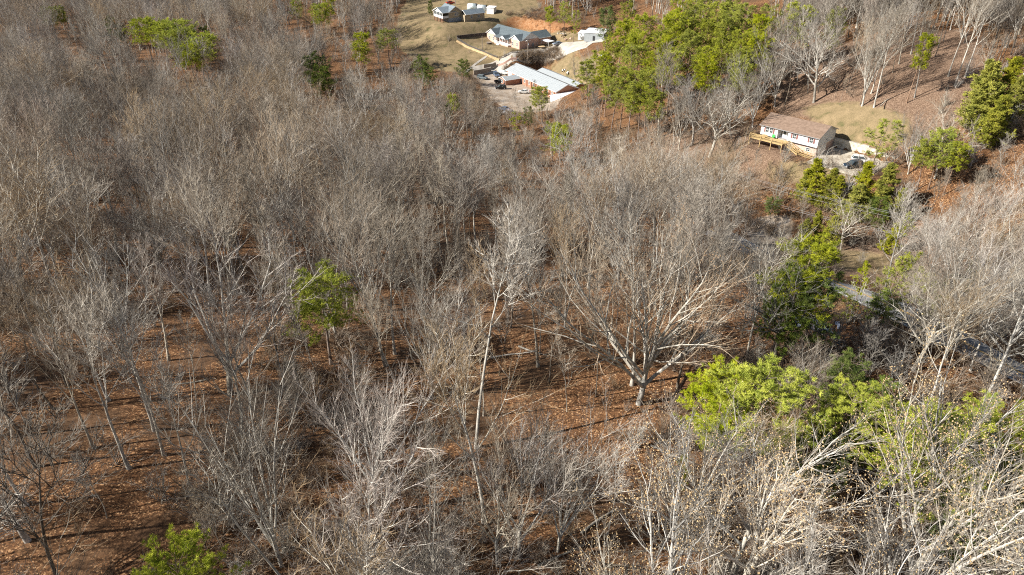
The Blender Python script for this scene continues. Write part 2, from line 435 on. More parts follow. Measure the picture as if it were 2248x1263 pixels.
# ------------------------------------------------------------------ trees
def nrm(a): return a / np.maximum(np.linalg.norm(a, axis=-1, keepdims=True), 1e-9)
def grow(rng, P, D, L, K, wob, trop):
    n_ = len(P); pts = np.zeros((n_, K + 1, 3)); pts[:, 0] = P; d = D.copy()
    for k in range(K):
        d = nrm(d + rng.normal(0, wob, (n_, 3)) + np.array([0, 0, trop]))
        pts[:, k + 1] = pts[:, k] + d * (L / K)[:, None]
    return pts
def kids(rng, pts, rad, plen, n, t0, t1, ang, angv, ratio, fall, rf, drop=0.0, rmin=0.006, low=0.0):
    N_, K1 = pts.shape[:2]; K = K1 - 1
    par = np.repeat(np.arange(N_), n)
    j = np.tile(np.arange(n), N_)
    t = t0 + (t1 - t0) * (j + rng.random(len(par))) / n
    if drop:
        k = rng.random(len(par)) > drop; par, t, j = par[k], t[k], j[k]
    s = np.clip(t * K, 0, K - 1e-4); i0 = s.astype(int); f = (s - i0)[:, None]
    P = pts[par, i0] * (1 - f) + pts[par, i0 + 1] * f
    D = nrm(pts[par, i0 + 1] - pts[par, i0])
    r = rad[par, i0] * (1 - f[:, 0]) + rad[par, i0 + 1] * f[:, 0]
    ref = np.where(np.abs(D[:, 2:3]) < 0.9, np.array([[0, 0, 1.0]]), np.array([[1.0, 0, 0]]))
    a = nrm(np.cross(D, ref)); b = np.cross(D, a)
    phi = j * 2.39996 + rng.random(N_)[par] * 6.283 + rng.normal(0, 0.4, len(par))
    an = ang + rng.normal(0, angv, len(par)) + low * (1 - (t - t0) / max(t1 - t0, 1e-6))
    side = a * np.cos(phi)[:, None] + b * np.sin(phi)[:, None]
    Dn = nrm(D * np.cos(an)[:, None] + side * np.sin(an)[:, None])
    Ln = plen[par] * ratio * (1 - fall * (t - t0) / max(t1 - t0, 1e-6)) * rng.uniform(0.65, 1.25, len(par))
    return P, Dn, Ln, np.maximum(r * rf, rmin)
class Geo:
    def __init__(s): s.v = []; s.q = []; s.t = []; s.qm = []; s.tm = []; s.n = 0
    def tubes(s, pts, rad, sides, m, tip=True):
        N_, K1 = pts.shape[:2]
        T = np.gradient(pts, axis=1); T = nrm(T)
        ref = np.where(np.abs(T[:, :1, 2:3]) < 0.8, np.array([[[0, 0, 1.0]]]), np.array([[[1.0, 0, 0]]]))
        a = nrm(np.cross(T, np.broadcast_to(ref, T.shape))); b = np.cross(T, a)
        th = np.arange(sides) * 2 * math.pi / sides
        ring = pts[:, :, None, :] + rad[:, :, None, None] * (a[:, :, None, :] * np.cos(th)[None, None, :, None] + b[:, :, None, :] * np.sin(th)[None, None, :, None])
        kk = K1 - 1 if tip else K1
        V = ring[:, :kk].reshape(N_, kk * sides, 3)
        if tip: V = np.concatenate([V, pts[:, -1:, :]], 1)
        per = V.shape[1]; base = s.n + np.arange(N_) * per
        i = np.arange(kk - 1)[:, None] * sides; jj = np.arange(sides)[None, :]; j2 = (jj + 1) % sides
        q = np.stack([i + jj, i + j2, i + sides + j2, i + sides + jj], -1).reshape(-1, 4)
        Q = (base[:, None, None] + q[None]).reshape(-1, 4)
        s.q.append(Q); s.qm.append(np.full(len(Q), m))
        if tip:
            l = (kk - 1) * sides; t = np.stack([l + np.arange(sides), l + (np.arange(sides) + 1) % sides, np.full(sides, per - 1)], -1)
            Tt = (base[:, None, None] + t[None]).reshape(-1, 3)
            s.t.append(Tt); s.tm.append(np.full(len(Tt), m))
        s.v.append(V.reshape(-1, 3)); s.n += N_ * per
    def blades(s, C, D, L, w, rng, m):
        ref = rng.normal(0, 1, C.shape); a = nrm(np.cross(D, ref)) * (w * 0.5)
        V = np.stack([C - a, C + a, C + D * L[:, None]], 1)
        t = s.n + np.arange(len(C) * 3).reshape(-1, 3)
        s.v.append(V.reshape(-1, 3)); s.n += len(C) * 3; s.t.append(t); s.tm.append(np.full(len(t), m))
    def octa(s, C, r, rng, m, zs=1.3):
        o = np.array([[1,0,0],[-1,0,0],[0,1,0],[0,-1,0],[0,0,zs],[0,0,-zs]], float)
        V = C[:, None, :] + o[None] * r[:, None, None]
        f = np.array([[0,2,4],[2,1,4],[1,3,4],[3,0,4],[2,0,5],[1,2,5],[3,1,5],[0,3,5]])
        t = (s.n + np.arange(len(C)) * 6)[:, None, None] + f[None]
        s.v.append(V.reshape(-1, 3)); s.n += len(C) * 6; s.t.append(t.reshape(-1, 3)); s.tm.append(np.full(len(C) * 8, m))
    def mesh(s, name, mats, sm=False):
        return np_mesh(name, np.concatenate(s.v), np.concatenate(s.q) if s.q else None, np.concatenate(s.t) if s.t else None,
                       np.concatenate(s.qm) if s.q else None, np.concatenate(s.tm) if s.t else None, mats, sm)
def taper(r0, K, tip, p=1.0):
    return r0[:, None] * (1 - (1 - tip) * (np.linspace(0, 1, K + 1)[None, :]) ** p)
def bare_tree(seed, H=22, r0=0.2, trunk=0.9, lean=0.05, wob=0.035, l1=(11, .42, .97, .62, .15, .42, .55), l1trop=0.10, multi=0,
              l2n=8, l3n=7, l4n=5, dens=1.0, mats=('bark', 'twig'), tw=1.0, pods=0, podm='pod', l2ang=0.58, l3ang=0.52, wig=0.048, rf1=0.58, snap=0.0):
    """returns (trunk mesh, crown mesh, pod mesh or None, crown radius)"""
    rng = np.random.default_rng(seed)
    az = rng.random() * 6.283
    D = nrm(np.array([[math.cos(az) * lean, math.sin(az) * lean, 1.0]]))
    K = 10
    tl = np.array([H * trunk])
    tp = grow(rng, np.array([[0, 0, -0.5]]), D, tl, K, wob, 0.06)
    tr = taper(np.array([r0]), K, 0.10 if not multi else 0.75, 0.9)
    tr[:, 0] *= 1.5
    gt = Geo(); gt.tubes(tp, tr, 8, 0)
    gc = Geo()
    if multi:
        n1, t0, t1, ang, angv, ratio, fall = l1
        P, Dn, L, r = kids(rng, tp, tr, np.array([H]), n1, t0, t1, ang, angv, ratio, fall, rf1 + .06, low=0.2)
    else:
        n1, t0, t1, ang, angv, ratio, fall = l1
        P, Dn, L, r = kids(rng, tp, tr, np.array([H]), n1, t0, t1, ang, angv, ratio, fall, rf1, low=0.2)
    K1 = 8; p1 = grow(rng, P, Dn, L, K1, wig, l1trop); q1 = taper(r, K1, 0.18)
    gc.tubes(p1, q1, 6, 0)
    P, Dn, L2, r = kids(rng, p1, q1, L, l2n, 0.18, 1.0, l2ang, 0.18, 0.55, 0.5, 0.62, 0.08, 0.034)
    if not multi:       # the leader's own upper side branches
        Pl, Dl, Ll, rl = kids(rng, tp, tr, np.array([H]), 10, max(t0, 0.7), 1.0, 0.7, 0.2, 0.13, 0.4, 0.5, 0, 0.02)
        P, Dn, L2, r = np.concatenate([P, Pl]), np.concatenate([Dn, Dl]), np.concatenate([L2, Ll]), np.concatenate([r, rl])
    K2 = 5; p2 = grow(rng, P, Dn, L2, K2, wig * 1.1, 0.07); q2 = taper(r, K2, 0.3)
    gc.tubes(p2, q2, 4, 0)
    # third order shoots leave the limbs and their branches
    Pa, Da, La, ra = kids(rng, p2, q2, L2, int(l3n * dens), 0.12, 1.0, l3ang, 0.2, 0.55, 0.45, 0.6, 0.06, 0.0185 * tw)
    Pb, Db, Lb, rb = kids(rng, p1, q1, L, 5, 0.3, 1.0, 0.7, 0.25, 0.2, 0.3, 0.35, 0.1, 0.019 * tw)
    P, Dn, L3, r = np.concatenate([Pa, Pb]), np.concatenate([Da, Db]), np.concatenate([La, Lb]), np.concatenate([ra, rb])
    K3 = 3; p3 = grow(rng, P, Dn, L3, K3, wig * 1.1, 0.08); q3 = taper(np.minimum(r, 0.04), K3, 0.5)
    gc.tubes(p3, q3, 3, 1)
    P, Dn, L4, r = kids(rng, p3, q3, np.maximum(L3, 0.7), int(l4n * dens), 0.1, 1.0, 0.48, 0.2, 0.62, 0.35, 0.65, 0.05, 0.0105 * tw)
    p4 = grow(rng, P, Dn, L4, 2, wig, 0.12); q4 = taper(np.minimum(r, 0.0145 * tw), 2, 0.4)
    gc.tubes(p4, q4, 3, 1)
    pm = None
    if pods:
        idx = rng.choice(len(p4), min(pods, len(p4)), replace=False)
        gp_ = Geo(); gp_.octa(p4[idx, -1], rng.uniform(0.03, 0.075, len(idx)), rng, 0)
        pm = gp_.mesh('seed_pods', [M[podm]])
    cr = float(np.percentile(np.hypot(p4[:, 2, 0], p4[:, 2, 1]), 90))
    return gt.mesh('trunk', [M[mats[0]]], True), gc.mesh('crown', [M[mats[0]], M[mats[1]]]), pm, cr
def pine(seed, H=20, base=0.5, rad=3.2, r0=0.19, n1=34, mats=('pine_bark', 'needle'), tuft=15, nl=0.36, nw=0.05, airy=0.0, shape='round', density=1.0):
    rng = np.random.default_rng(seed); K = 8
    tp = grow(rng, np.array([[0, 0, -0.5]]), nrm(np.array([[rng.normal(0, .03), rng.normal(0, .03), 1]])), np.array([H + 0.3]), K, 0.02, 0.05)
    tr = taper(np.array([r0]), K, 0.12); tr[:, 0] *= 1.3
    gt = Geo(); gt.tubes(tp, tr, 7, 0)
    P, D, L, r = kids(rng, tp, tr, np.array([1.0]), n1, base, 0.985, 1.35, 0.16, 1.0, 0.0, 0.32, airy * 0.4, 0.03)
    t = np.clip((P[:, 2] / H - base) / (1 - base), 0, 1)
    if shape == 'cone': prof = rad * (1.05 - t) ** 0.7 * rng.choice([.55, .8, 1.0, 1.15], len(t))
    elif shape == 'flat': prof = rad * np.where(t < 0.3, 0.55 + 1.5 * t, 1.0 - 0.55 * (t - 0.3) / 0.7)
    else: prof = rad * np.sqrt(np.clip(1.08 - (1.45 * t - 0.45) ** 2, 0.06, 1))
    L = prof * rng.uniform(0.6, 1.15, len(P))
    p1 = grow(rng, P, D, L, 5, 0.10, 0.10 if shape != 'cone' else 0.16); q1 = taper(r, 5, 0.25)
    gc = Geo(); gc.tubes(p1, q1, 4, 0)
    P, D, L2, r = kids(rng, p1, q1, np.maximum(L, 1.0), int(7 * density), 0.25, 1.0, 0.85, 0.25, 0.45, 0.55, 0.6, airy * 0.5, 0.012)
    p2 = grow(rng, P, D, L2, 3, 0.12, 0.16); q2 = taper(r, 3, 0.4)
    gc.tubes(p2, q2, 3, 0)
    # tufts of needles at the ends of the shoots and along them
    k = rng.random(len(p2))
    C = np.concatenate([p2[:, 3], p2[:, 2] + rng.normal(0, .12, (len(p2), 3)), p2[:, 1] + rng.normal(0, .16, (len(p2), 3)), p1[:, 5], p1[:, 4] + rng.normal(0, .15, (len(p1), 3))])
    d2 = nrm(p2[:, 3] - p2[:, 2]); d1 = nrm(p1[:, 5] - p1[:, 4])
    Dd = np.concatenate([d2, d2, d2, d1, d1])
    keep = rng.random(len(C)) > airy * 0.35
    C, Dd = C[keep], Dd[keep]
    n_ = len(C)
    Cb = np.repeat(C, tuft, 0) + rng.normal(0, 0.05, (n_ * tuft, 3))
    Db = nrm(np.repeat(Dd, tuft, 0) * 0.4 + np.array([0, 0, 0.35]) + rng.normal(0, 0.7, (n_ * tuft, 3)))
    gc.blades(Cb, Db, nl * rng.uniform(0.6, 1.25, n_ * tuft), nw, rng, 1)
    return gt.mesh('trunk', [M[mats[0]]], True), gc.mesh('crown', [M[mats[0]], M[mats[1]]]), None, rad
def shrub(seed, H=3.0, stems=7, mats=('brush', 'brush'), spread=0.45, leafy=0, leafm=None):
    rng = np.random.default_rng(seed)
    D = nrm(np.c_[rng.normal(0, spread, (stems, 2)), np.ones(stems)])
    L = H * rng.uniform(0.6, 1.1, stems)
    p = grow(rng, np.c_[rng.normal(0, 0.15 * H * .3, (stems, 2)), np.full(stems, -0.15)], D, L, 5, 0.09, 0.05); q = taper(np.full(stems, 0.012 * H ** .6 + .008), 5, 0.3)
    g = Geo(); g.tubes(p, q, 4, 0)
    P, Dn, L2, r = kids(rng, p, q, L, 7, 0.15, 1.0, 0.7, 0.25, 0.42, 0.5, 0.6, 0, 0.009)
    p2 = grow(rng, P, Dn, L2, 3, 0.14, 0.08); q2 = taper(r, 3, 0.4); g.tubes(p2, q2, 3, 0)
    P, Dn, L3, r = kids(rng, p2, q2, L2, 6, 0.1, 1.0, 0.75, 0.3, 0.5, 0.4, 0.7, 0, 0.007)
    p3 = grow(rng, P, Dn, L3, 2, 0.15, 0.05); q3 = taper(r, 2, 0.5); g.tubes(p3, q3, 3, 0)
    ms = [M[mats[0]]]
    if leafy:
        n_ = len(p3) * leafy
        C = np.repeat(p3[:, 2], leafy, 0) + rng.normal(0, 0.08, (n_, 3)); Dd = nrm(rng.normal(0, 1, (n_, 3)) + np.array([0, 0, .4]))
        g.blades(C, Dd, rng.uniform(0.12, 0.26, n_), 0.09, rng, 1); ms.append(M[leafm])
    return g.mesh('stems', ms)

# look -> list of (trunk, crown, pods, crown radius, height, words)
V = {}
V['forest'] = [(*bare_tree(11 + i, 22 + 0.6 * i, 0.19 + .012 * ((i * 5) % 7), 0.86, 0.06 + .03 * (i % 3), 0.03 + .012 * (i % 4), (9 + i % 3, .36 + .03 * (i % 3),   .97, .36 + .05 * (i % 4), .12, .46 + .03 * (i % 3), .52),
               mats=(('bark', 'twig'), ('bark', 'twig_tan'), ('bark_white', 'twig'), ('bark_dark', 'twig'), ('bark', 'twig_mauve'), ('bark_white', 'twig_tan'), ('bark_dark', 'twig'), ('bark', 'twig'), ('bark', 'twig_tan'))[i]), 22 + 0.6 * i)
               for i in range(9)]
V['vase'] = [(*bare_tree(40 + i, 20 + i, 0.24, 0.22 + .06 * (i % 3), 0.05 + .04 * (i % 2), 0.04, (5 + i % 4, .5, 1.0, .24 + .04 * (i % 3), .13, .70, .15), l1trop=0.04, multi=1, l2n=9, l3n=8, l4n=5,
             l2ang=.5, l3ang=.48, wig=.042, mats=(('bark', 'twig_mauve'), ('bark', 'twig'), ('bark_white', 'twig_mauve'), ('bark_white', 'twig'), ('bark_dark', 'twig_tan'), ('bark', 'twig_tan'))[i]), 20 + i) for i in range(6)]
V['slender'] = [(*bare_tree(60 + i, 18 + 2 * i, 0.11 + .01 * i, 0.96, 0.06, 0.03, (9, .5, .97, .55, .15, .22, .5), l2n=6, l3n=6, l4n=4,
                mats=(('bark', 'twig'), ('bark_dark', 'twig_tan'), ('bark_white', 'twig'))[i]), 18 + 2 * i) for i in range(3)]
V['spreading'] = [(*bare_tree(75 + i, 21 + i, 0.29, 0.36, 0.05, 0.05, (9, .45, 1.0, .72, .2, .55, .3), l1trop=0.03, multi=1, l2n=9, l3n=7, l4n=4, l2ang=.7, l3ang=.65, wig=.11,
                  mats=(('bark', 'twig'), ('bark_white', 'twig'), ('bark_dark', 'twig_tan'))[i]), 21 + i) for i in range(3)]
V['tulip'] = [(*bare_tree(90 + i, 27, 0.30, 0.42, 0.06, 0.04, (8, .45, 1.0, .5, .17, .52, .25), l1trop=0.06, multi=1, l2n=9, l3n=7, l4n=4, wig=.07,
              mats=('bark_white', 'twig'), pods=1200), 27) for i in range(2)]
V['sycamore'] = [(*bare_tree(104, 29, 0.43, 0.21, 0.06, 0.05, (9, .5, 1.0, .50, .12, .70, .15), l1trop=0.045, multi=1, l2n=11, l3n=7, l4n=4, wig=.085, rf1=.68,
                 mats=('bark', 'twig_tan'), pods=1800, podm='ball'), 29)]
V['thin'] = [(*bare_tree(120 + i, 11 + i, 0.055 + .01 * i, 0.95, 0.10, 0.05, (9, .3, .97, .6, .2, .26, .5), l2n=6, l3n=5, l4n=4, wig=.11,
             mats=(('bark_dark', 'twig_tan'), ('bark', 'twig'), ('bark', 'twig_tan'))[i]), 11 + i) for i in range(3)]
V['pine'] = [(*pine(200 + i, 20 + i, 0.45 + .05 * (i % 2), 3.4 + .3 * i, n1=44, density=1.3, tuft=26, nw=.04, nl=.36), 20 + i) for i in range(4)]
V['pine_round'] = [(*pine(210 + i, 15 + i, 0.42, 4.2, n1=52, density=1.35, tuft=32, nw=.035, nl=.32, mats=('pine_bark', 'needle_bright')), 15 + i) for i in range(2)]
V['pine_airy'] = [(*pine(220 + i, 13 + i, 0.28, 3.0, r0=.12, n1=24, airy=0.5, shape='flat', tuft=24, density=1.2, nw=.045, nl=.36), 13 + i) for i in range(2)]
V['pine_dark'] = [(*pine(230 + i, 14, 0.3, 3.4, n1=40, mats=('pine_bark', 'needle_dark'), density=1.2, nw=.05, tuft=22), 14) for i in range(2)]
V['cedar'] = [(*pine(240 + i, 11 + i, 0.05, 3.0, r0=.15, n1=85, mats=('pine_bark', 'needle_cedar'), shape='cone', nl=.30, nw=.07, tuft=16, density=1.0), 11 + i) for i in range(3)]
for k_ in V:                      # real heights, tips of shoots included
    V[k_] = [(*q[:4], float(max(v.co.z for v in q[1].vertices))) for q in V[k_]]
SH = [shrub(300 + i, 2.2 + .6 * i, 6 + i) for i in range(4)] + [shrub(310, 3.5, 9, ('bark', 'bark'), .35)]
# ------------------------------------------------------------------ building materials
def tex_mat(name, c1, c2, kind, scale, rough=0.85, mortar=(0.5,0.47,0.43)):
    m, nt, b = new_mat(name, rough)
    tc = nt.nodes.new('ShaderNodeTexCoord')
    if kind == 'brick':
        t = nt.nodes.new('ShaderNodeTexBrick'); t.inputs['Scale'].default_value = scale
        t.inputs['Color1'].default_value = (*c1, 1); t.inputs['Color2'].default_value = (*c2, 1); t.inputs['Mortar'].default_value = (*mortar, 1)
        mp = nt.nodes.new('ShaderNodeMapping'); mp.inputs['Rotation'].default_value = (math.pi / 2, 0, 0.6)
        nt.links.new(tc.outputs['Object'], mp.inputs[0]); nt.links.new(mp.outputs[0], t.inputs['Vector'])
        nt.links.new(t.outputs['Color'], b.inputs['Base Color'])
    else:                                            # courses: laps, corrugation, shingles
        wv = nt.nodes.new('ShaderNodeTexWave'); wv.bands_direction = kind; wv.inputs['Scale'].default_value = scale; wv.inputs['Distortion'].default_value = 0.3
        no = nt.nodes.new('ShaderNodeTexNoise'); no.inputs['Scale'].default_value = 1.3; no.inputs['Detail'].default_value = 6
        nt.links.new(tc.outputs['Object'], wv.inputs['Vector']); nt.links.new(tc.outputs['Object'], no.inputs['Vector'])
        mx = nt.nodes.new('ShaderNodeMath'); mx.operation = 'MULTIPLY_ADD'; mx.inputs[1].default_value = 0.35
        nt.links.new(wv.outputs['Fac'], mx.inputs[0]); nt.links.new(no.outputs[0], mx.inputs[2])
        cr = nt.nodes.new('ShaderNodeValToRGB'); cr.color_ramp.elements[0].position = 0.35; cr.color_ramp.elements[1].position = 0.95
        cr.color_ramp.elements[0].color = (*c1, 1); cr.color_ramp.elements[1].color = (*c2, 1)
        nt.links.new(mx.outputs[0], cr.inputs[0]); nt.links.new(cr.outputs[0], b.inputs['Base Color'])
        bp = nt.nodes.new('ShaderNodeBump'); bp.inputs['Strength'].default_value = 0.5; bp.inputs['Distance'].default_value = 0.03
        nt.links.new(wv.outputs['Fac'], bp.inputs['Height']); nt.links.new(bp.outputs[0], b.inputs['Normal'])
    return m
M['siding_white'] = tex_mat('white_lap_siding', (0.66,0.67,0.68), (0.84,0.84,0.83), 'Z', 6.0)
M['siding_tan'] = tex_mat('tan_lap_siding', (0.36,0.29,0.19), (0.47,0.39,0.27), 'Z', 6.0)
M['brick_pink'] = tex_mat('pinkish_brick', (0.50,0.33,0.26), (0.62,0.44,0.36), 'brick', 3.0, mortar=(0.62,0.56,0.50))
M['brick_red'] = tex_mat('red_brick', (0.30,0.125,0.075), (0.42,0.195,0.115), 'brick', 3.0, mortar=(0.5,0.36,0.28))
M['brick_rose'] = tex_mat('rose_brick', (0.52,0.30,0.23), (0.64,0.40,0.31), 'brick', 3.0, mortar=(0.6,0.5,0.44))
M['shingle_brown'] = tex_mat('brown_shingles', (0.155,0.105,0.075), (0.31,0.22,0.165), 'X', 2.5, 0.95)
M['shingle_slate'] = tex_mat('slate_grey_shingles', (0.075,0.095,0.105), (0.15,0.18,0.195), 'X', 2.5, 0.95)
M['shingle_blue'] = tex_mat('blue_grey_shingles', (0.13,0.165,0.19), (0.23,0.27,0.30), 'X', 2.5, 0.95)
M['metal_roof'] = tex_mat('galvanised_roof_sheets', (0.30,0.33,0.345), (0.40,0.425,0.435), 'X', 4.0, 0.6)
M['metal_white'] = tex_mat('white_metal_roof', (0.70,0.71,0.73), (0.84,0.84,0.85), 'X', 4.0, 0.5)
M['white'] = plain('white_trim', (0.80,0.80,0.78))
M['grey_trim'] = plain('grey_trim', (0.33,0.33,0.33))
M['red_shutter'] = plain('dark_red_shutter', (0.26,0.10,0.085))
M['glass'] = plain('window_glass', (0.06,0.075,0.08), 0.12)
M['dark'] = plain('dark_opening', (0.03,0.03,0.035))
M['lumber'] = noise_mat('new_lumber', (0.42,0.29,0.13), (0.58,0.42,0.21), 2.0, 0.85, 5, stretch=(.4,3,3))
M['old_wood'] = noise_mat('weathered_wood', (0.17,0.14,0.11), (0.33,0.28,0.23), 2.5, 0.9, 5)
M['dark_wood'] = noise_mat('dark_stained_timber', (0.055,0.045,0.04), (0.14,0.115,0.10), 2.5, 0.9, 5)
M['border_wood'] = noise_mat('tan_border_timber', (0.46,0.32,0.17), (0.62,0.46,0.27), 1.5, 0.9, 5)
M['block'] = noise_mat('grey_block', (0.26,0.28,0.30), (0.40,0.42,0.44), 1.5, 0.9, 5)
M['wall_stone'] = noise_mat('stained_retaining_wall', (0.30,0.27,0.20), (0.68,0.64,0.54), 1.2, 0.9, 8, contrast=(.3,.62))
M['brick_wall'] = tex_mat('mossy_brick_wall', (0.21,0.165,0.125), (0.34,0.27,0.215), 'brick', 3.0, mortar=(0.4,0.36,0.3))
M['pole'] = noise_mat('utility_pole_wood', (0.25,0.205,0.16), (0.42,0.36,0.30), 2.0, 0.9, 4)
M['tyre'] = plain('tyre_rubber', (0.025,0.025,0.027), 0.9)
M['rim'] = plain('wheel_rim', (0.5,0.5,0.52), 0.35, 0.8)
M['lamp_red'] = plain('red_tail_lamp', (0.65,0.03,0.02), 0.3)
M['lamp_clear'] = plain('clear_head_lamp', (0.75,0.76,0.78), 0.2)
M['green'] = plain('bright_green_cloth', (0.06,0.62,0.10))
M['tarp'] = plain('pale_blue_tarp', (0.55,0.62,0.80), 0.5)
M['greenhouse'] = noise_mat('pale_hoop_cover', (0.48,0.56,0.57), (0.66,0.72,0.72), 0.8, 0.6, 4)
M['wire'] = plain('wire_cable', (0.30,0.30,0.30), 0.6)

def wbox(mb, o, r, nn, x0, x1, z0, z1, d0, d1, m=0):
    o = Vector(o); r = Vector(r); nn = Vector(nn); up = Vector((0, 0, 1))
    pts = [o + r * x + up * z + nn * d for d in (d0, d1) for x, z in ((x0, z0), (x1, z0), (x1, z1), (x0, z1))]
    mb.add(pts, [(0,3,2,1),(4,5,6,7),(0,1,5,4),(1,2,6,5),(2,3,7,6),(3,0,4,7)], m)
XF, YF = ((1, 0, 0), (0, -1, 0)), ((0, 1, 0), (1, 0, 0))     # front wall, right end wall: (right, outward)
def window(parent, o, face, w, h, shutter=None, frame='white', bars=1):
    r, nn = face; t = 0.09
    f = MB()
    wbox(f, o, r, nn, -w/2, w/2, -h/2, -h/2 + t, 0, .07); wbox(f, o, r, nn, -w/2, w/2, h/2 - t, h/2, 0, .07)
    wbox(f, o, r, nn, -w/2, -w/2 + t, -h/2 + t, h/2 - t, 0, .07); wbox(f, o, r, nn, w/2 - t, w/2, -h/2 + t, h/2 - t, 0, .07)
    fo = f.build('window', M[frame], parent)
    p = MB(); wbox(p, o, r, nn, -w/2 + t, w/2 - t, -h/2 + t, h/2 - t, -.02, .025); p.build('pane', M['glass'], fo)
    b = MB(); wbox(b, o, r, nn, -w/2 + t, w/2 - t, -.035, .035, .027, .06)
    for i in range(bars): 
        x = -w/2 + w * (i + 1) / (bars + 1); wbox(b, o, r, nn, x - .025, x + .025, -h/2 + t, h/2 - t, .028, .05)
    b.build('glazing_bar', M[frame], fo)
    if shutter:
        for s in (-1, 1):
            q = MB(); x0 = s * (w/2 + .05); x1 = s * (w/2 + .42)
            wbox(q, o, r, nn, min(x0, x1), max(x0, x1), -h/2, h/2, 0.003, .05)
            for z in (-h*.25, h*.02, h*.28): wbox(q, o, r, nn, min(x0, x1) + .05, max(x0, x1) - .05, z, z + h * .14, .05, .062)
            q.build('shutter', M[shutter], parent)
def door(parent, o, face, w, h, m='white', glass=True):
    r, nn = face; d = MB(); wbox(d, o, r, nn, -w/2, w/2, 0, h, 0, .06)
    do = d.build('door', M[m], parent)
    if glass:
        p = MB(); wbox(p, o, r, nn, -w/2 + .18, w/2 - .18, h * .42, h - .2, .06, .075); p.build('pane', M['glass'], do)
    k = MB(); wbox(k, o, r, nn, w/2 - .16, w/2 - .09, h * .45, h * .48, .06, .12); k.build('handle', M['grey_trim'], do)
def gable_roof(parent, u0, u1, v0, v1, z, rise, mat, oh=0.4, th=0.16, axis='x', name='roof', fascia=None):
    vm = (v0 + v1) / 2; s = rise / ((v1 - v0) / 2)
    lo = z - oh * s
    mb = MB()
    for a in (v0 - oh, v1 + oh):
        mb.ext([(a, lo), (vm, z + rise), (vm, z + rise + th), (a, lo + th)], axis, u0 - oh, u1 + oh)
    ro = mb.build(name, M[mat], parent)
    if fascia:
        for e in (u0 - oh - .03, u1 + oh):
            for a in (v0 - oh, v1 + oh):
                f = MB(); f.ext([(a, lo - .1), (vm, z + rise - .1), (vm, z + rise + th - .02), (a, lo + th - .02)], axis, e, e + .03)
                f.build('fascia', M[fascia], ro)
        for a in (v0 - oh, v1 + oh):
            g = MB(); sg = -1 if a < vm else 1; a0, a1 = sorted((a + sg * .004, a + sg * .13))
            if axis == 'x': g.box(u0 - oh, u1 + oh, a0, a1, lo, lo + .14)
            else: g.box(a0, a1, u0 - oh, u1 + oh, lo, lo + .14)
            g.build('gutter', M[fascia], ro)
    return ro
def gable_wall(mb, u0, u1, v0, v1, z0, z1, rise, axis='x', m=0):
    """solid walls with pointed ends; axis is the ridge direction"""
    vm = (v0 + v1) / 2
    return mb.ext([(v0, z0), (v1, z0), (v1, z1), (vm, z1 + rise), (v0, z1)], axis, u0, u1, m)

# ------------------------------------------------------------------ the white two storey house by the drive
h = empty('white_house', OW, YW)
tag(h, 'white two storey house with brown roof, dark red shutters and a timber deck', 'house')
L, W, HW, RS, ZS = 15.9, 10.2, 5.0, 1.96, 2.35
b = MB(); b.box(-L + .05, -.05, .1, W, -1.0, ZS); b.build('lower_wall', M['brick_pink'], h)
b = MB()
gable_wall(b, -L, -L * .70, -.35, W, ZS, HW, RS); gable_wall(b, -L * .52, 0, -.35, W, ZS, HW, RS)
b.ext([(1.0, ZS), (W, ZS), (W, HW), (W / 2, HW + RS), (1.0, HW + .6)], 'x', -L * .70, -L * .52)
b.build('upper_wall', M['siding_white'], h)
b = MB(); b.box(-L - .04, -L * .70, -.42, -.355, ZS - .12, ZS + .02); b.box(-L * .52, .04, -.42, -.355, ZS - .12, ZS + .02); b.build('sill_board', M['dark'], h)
gable_roof(h, -L, 0, -.35, W, HW, RS, 'shingle_brown', .42, fascia='grey_trim')
for u, w in ((-L * .885, 1.0), (-L * .815, 1.0)): window(h, (u, -.35, 3.95), XF, w, 1.45)
for u in (-L * .93, -L * .77):
    q = MB(); wbox(q, (u, -.35, 3.95), *XF, -.19, .19, -.72, .72, .003, .05); q.build('shutter', M['red_shutter'], h)
for u in (-L * .405, -L * .115): window(h, (u, -.35, 3.95), XF, 1.05, 1.4, 'red_shutter')
door(h, (-L * .61, 1.0, ZS + .05), XF, 1.0, 2.1)
for s in (-1, 1): window(h, (-L * .61 + s * .85, 1.0, ZS + 1.2), XF, .45, 1.7, bars=0)
b = MB(); b.box(-L * .70, -L * .52, .1, 1.0, ZS - .1, ZS + .03); b.build('porch_floor', M['grey_trim'], h)
window(h, (-L * .15, .1, 1.25), XF, 1.15, 1.0); window(h, (-L * .46, .1, 1.5), XF, 1.0, .7)
g = MB(); wbox(g, (0, 3.2, 0), *YF, -2.3, 2.3, .05, 2.15, -.04, .0)
go = g.build('garage_door', M['white'], h)
for i in range(4):
    p = MB(); wbox(p, (0, 3.2, 0), *YF, -2.26, 2.26, .08 + i * .52, .54 + i * .52, .003, .03); p.build('panel', M['white'], go)
b = MB(); wbox(b, (0, 5.0, 3.4), *YF, -.25, .25, -.15, .15, .003, .06); b.build('vent', M['grey_trim'], h)
b = MB(); b.box(.02, .12, -.42, -.32, 0, HW - .2); b.build('downspout', M['dark_wood'], h)

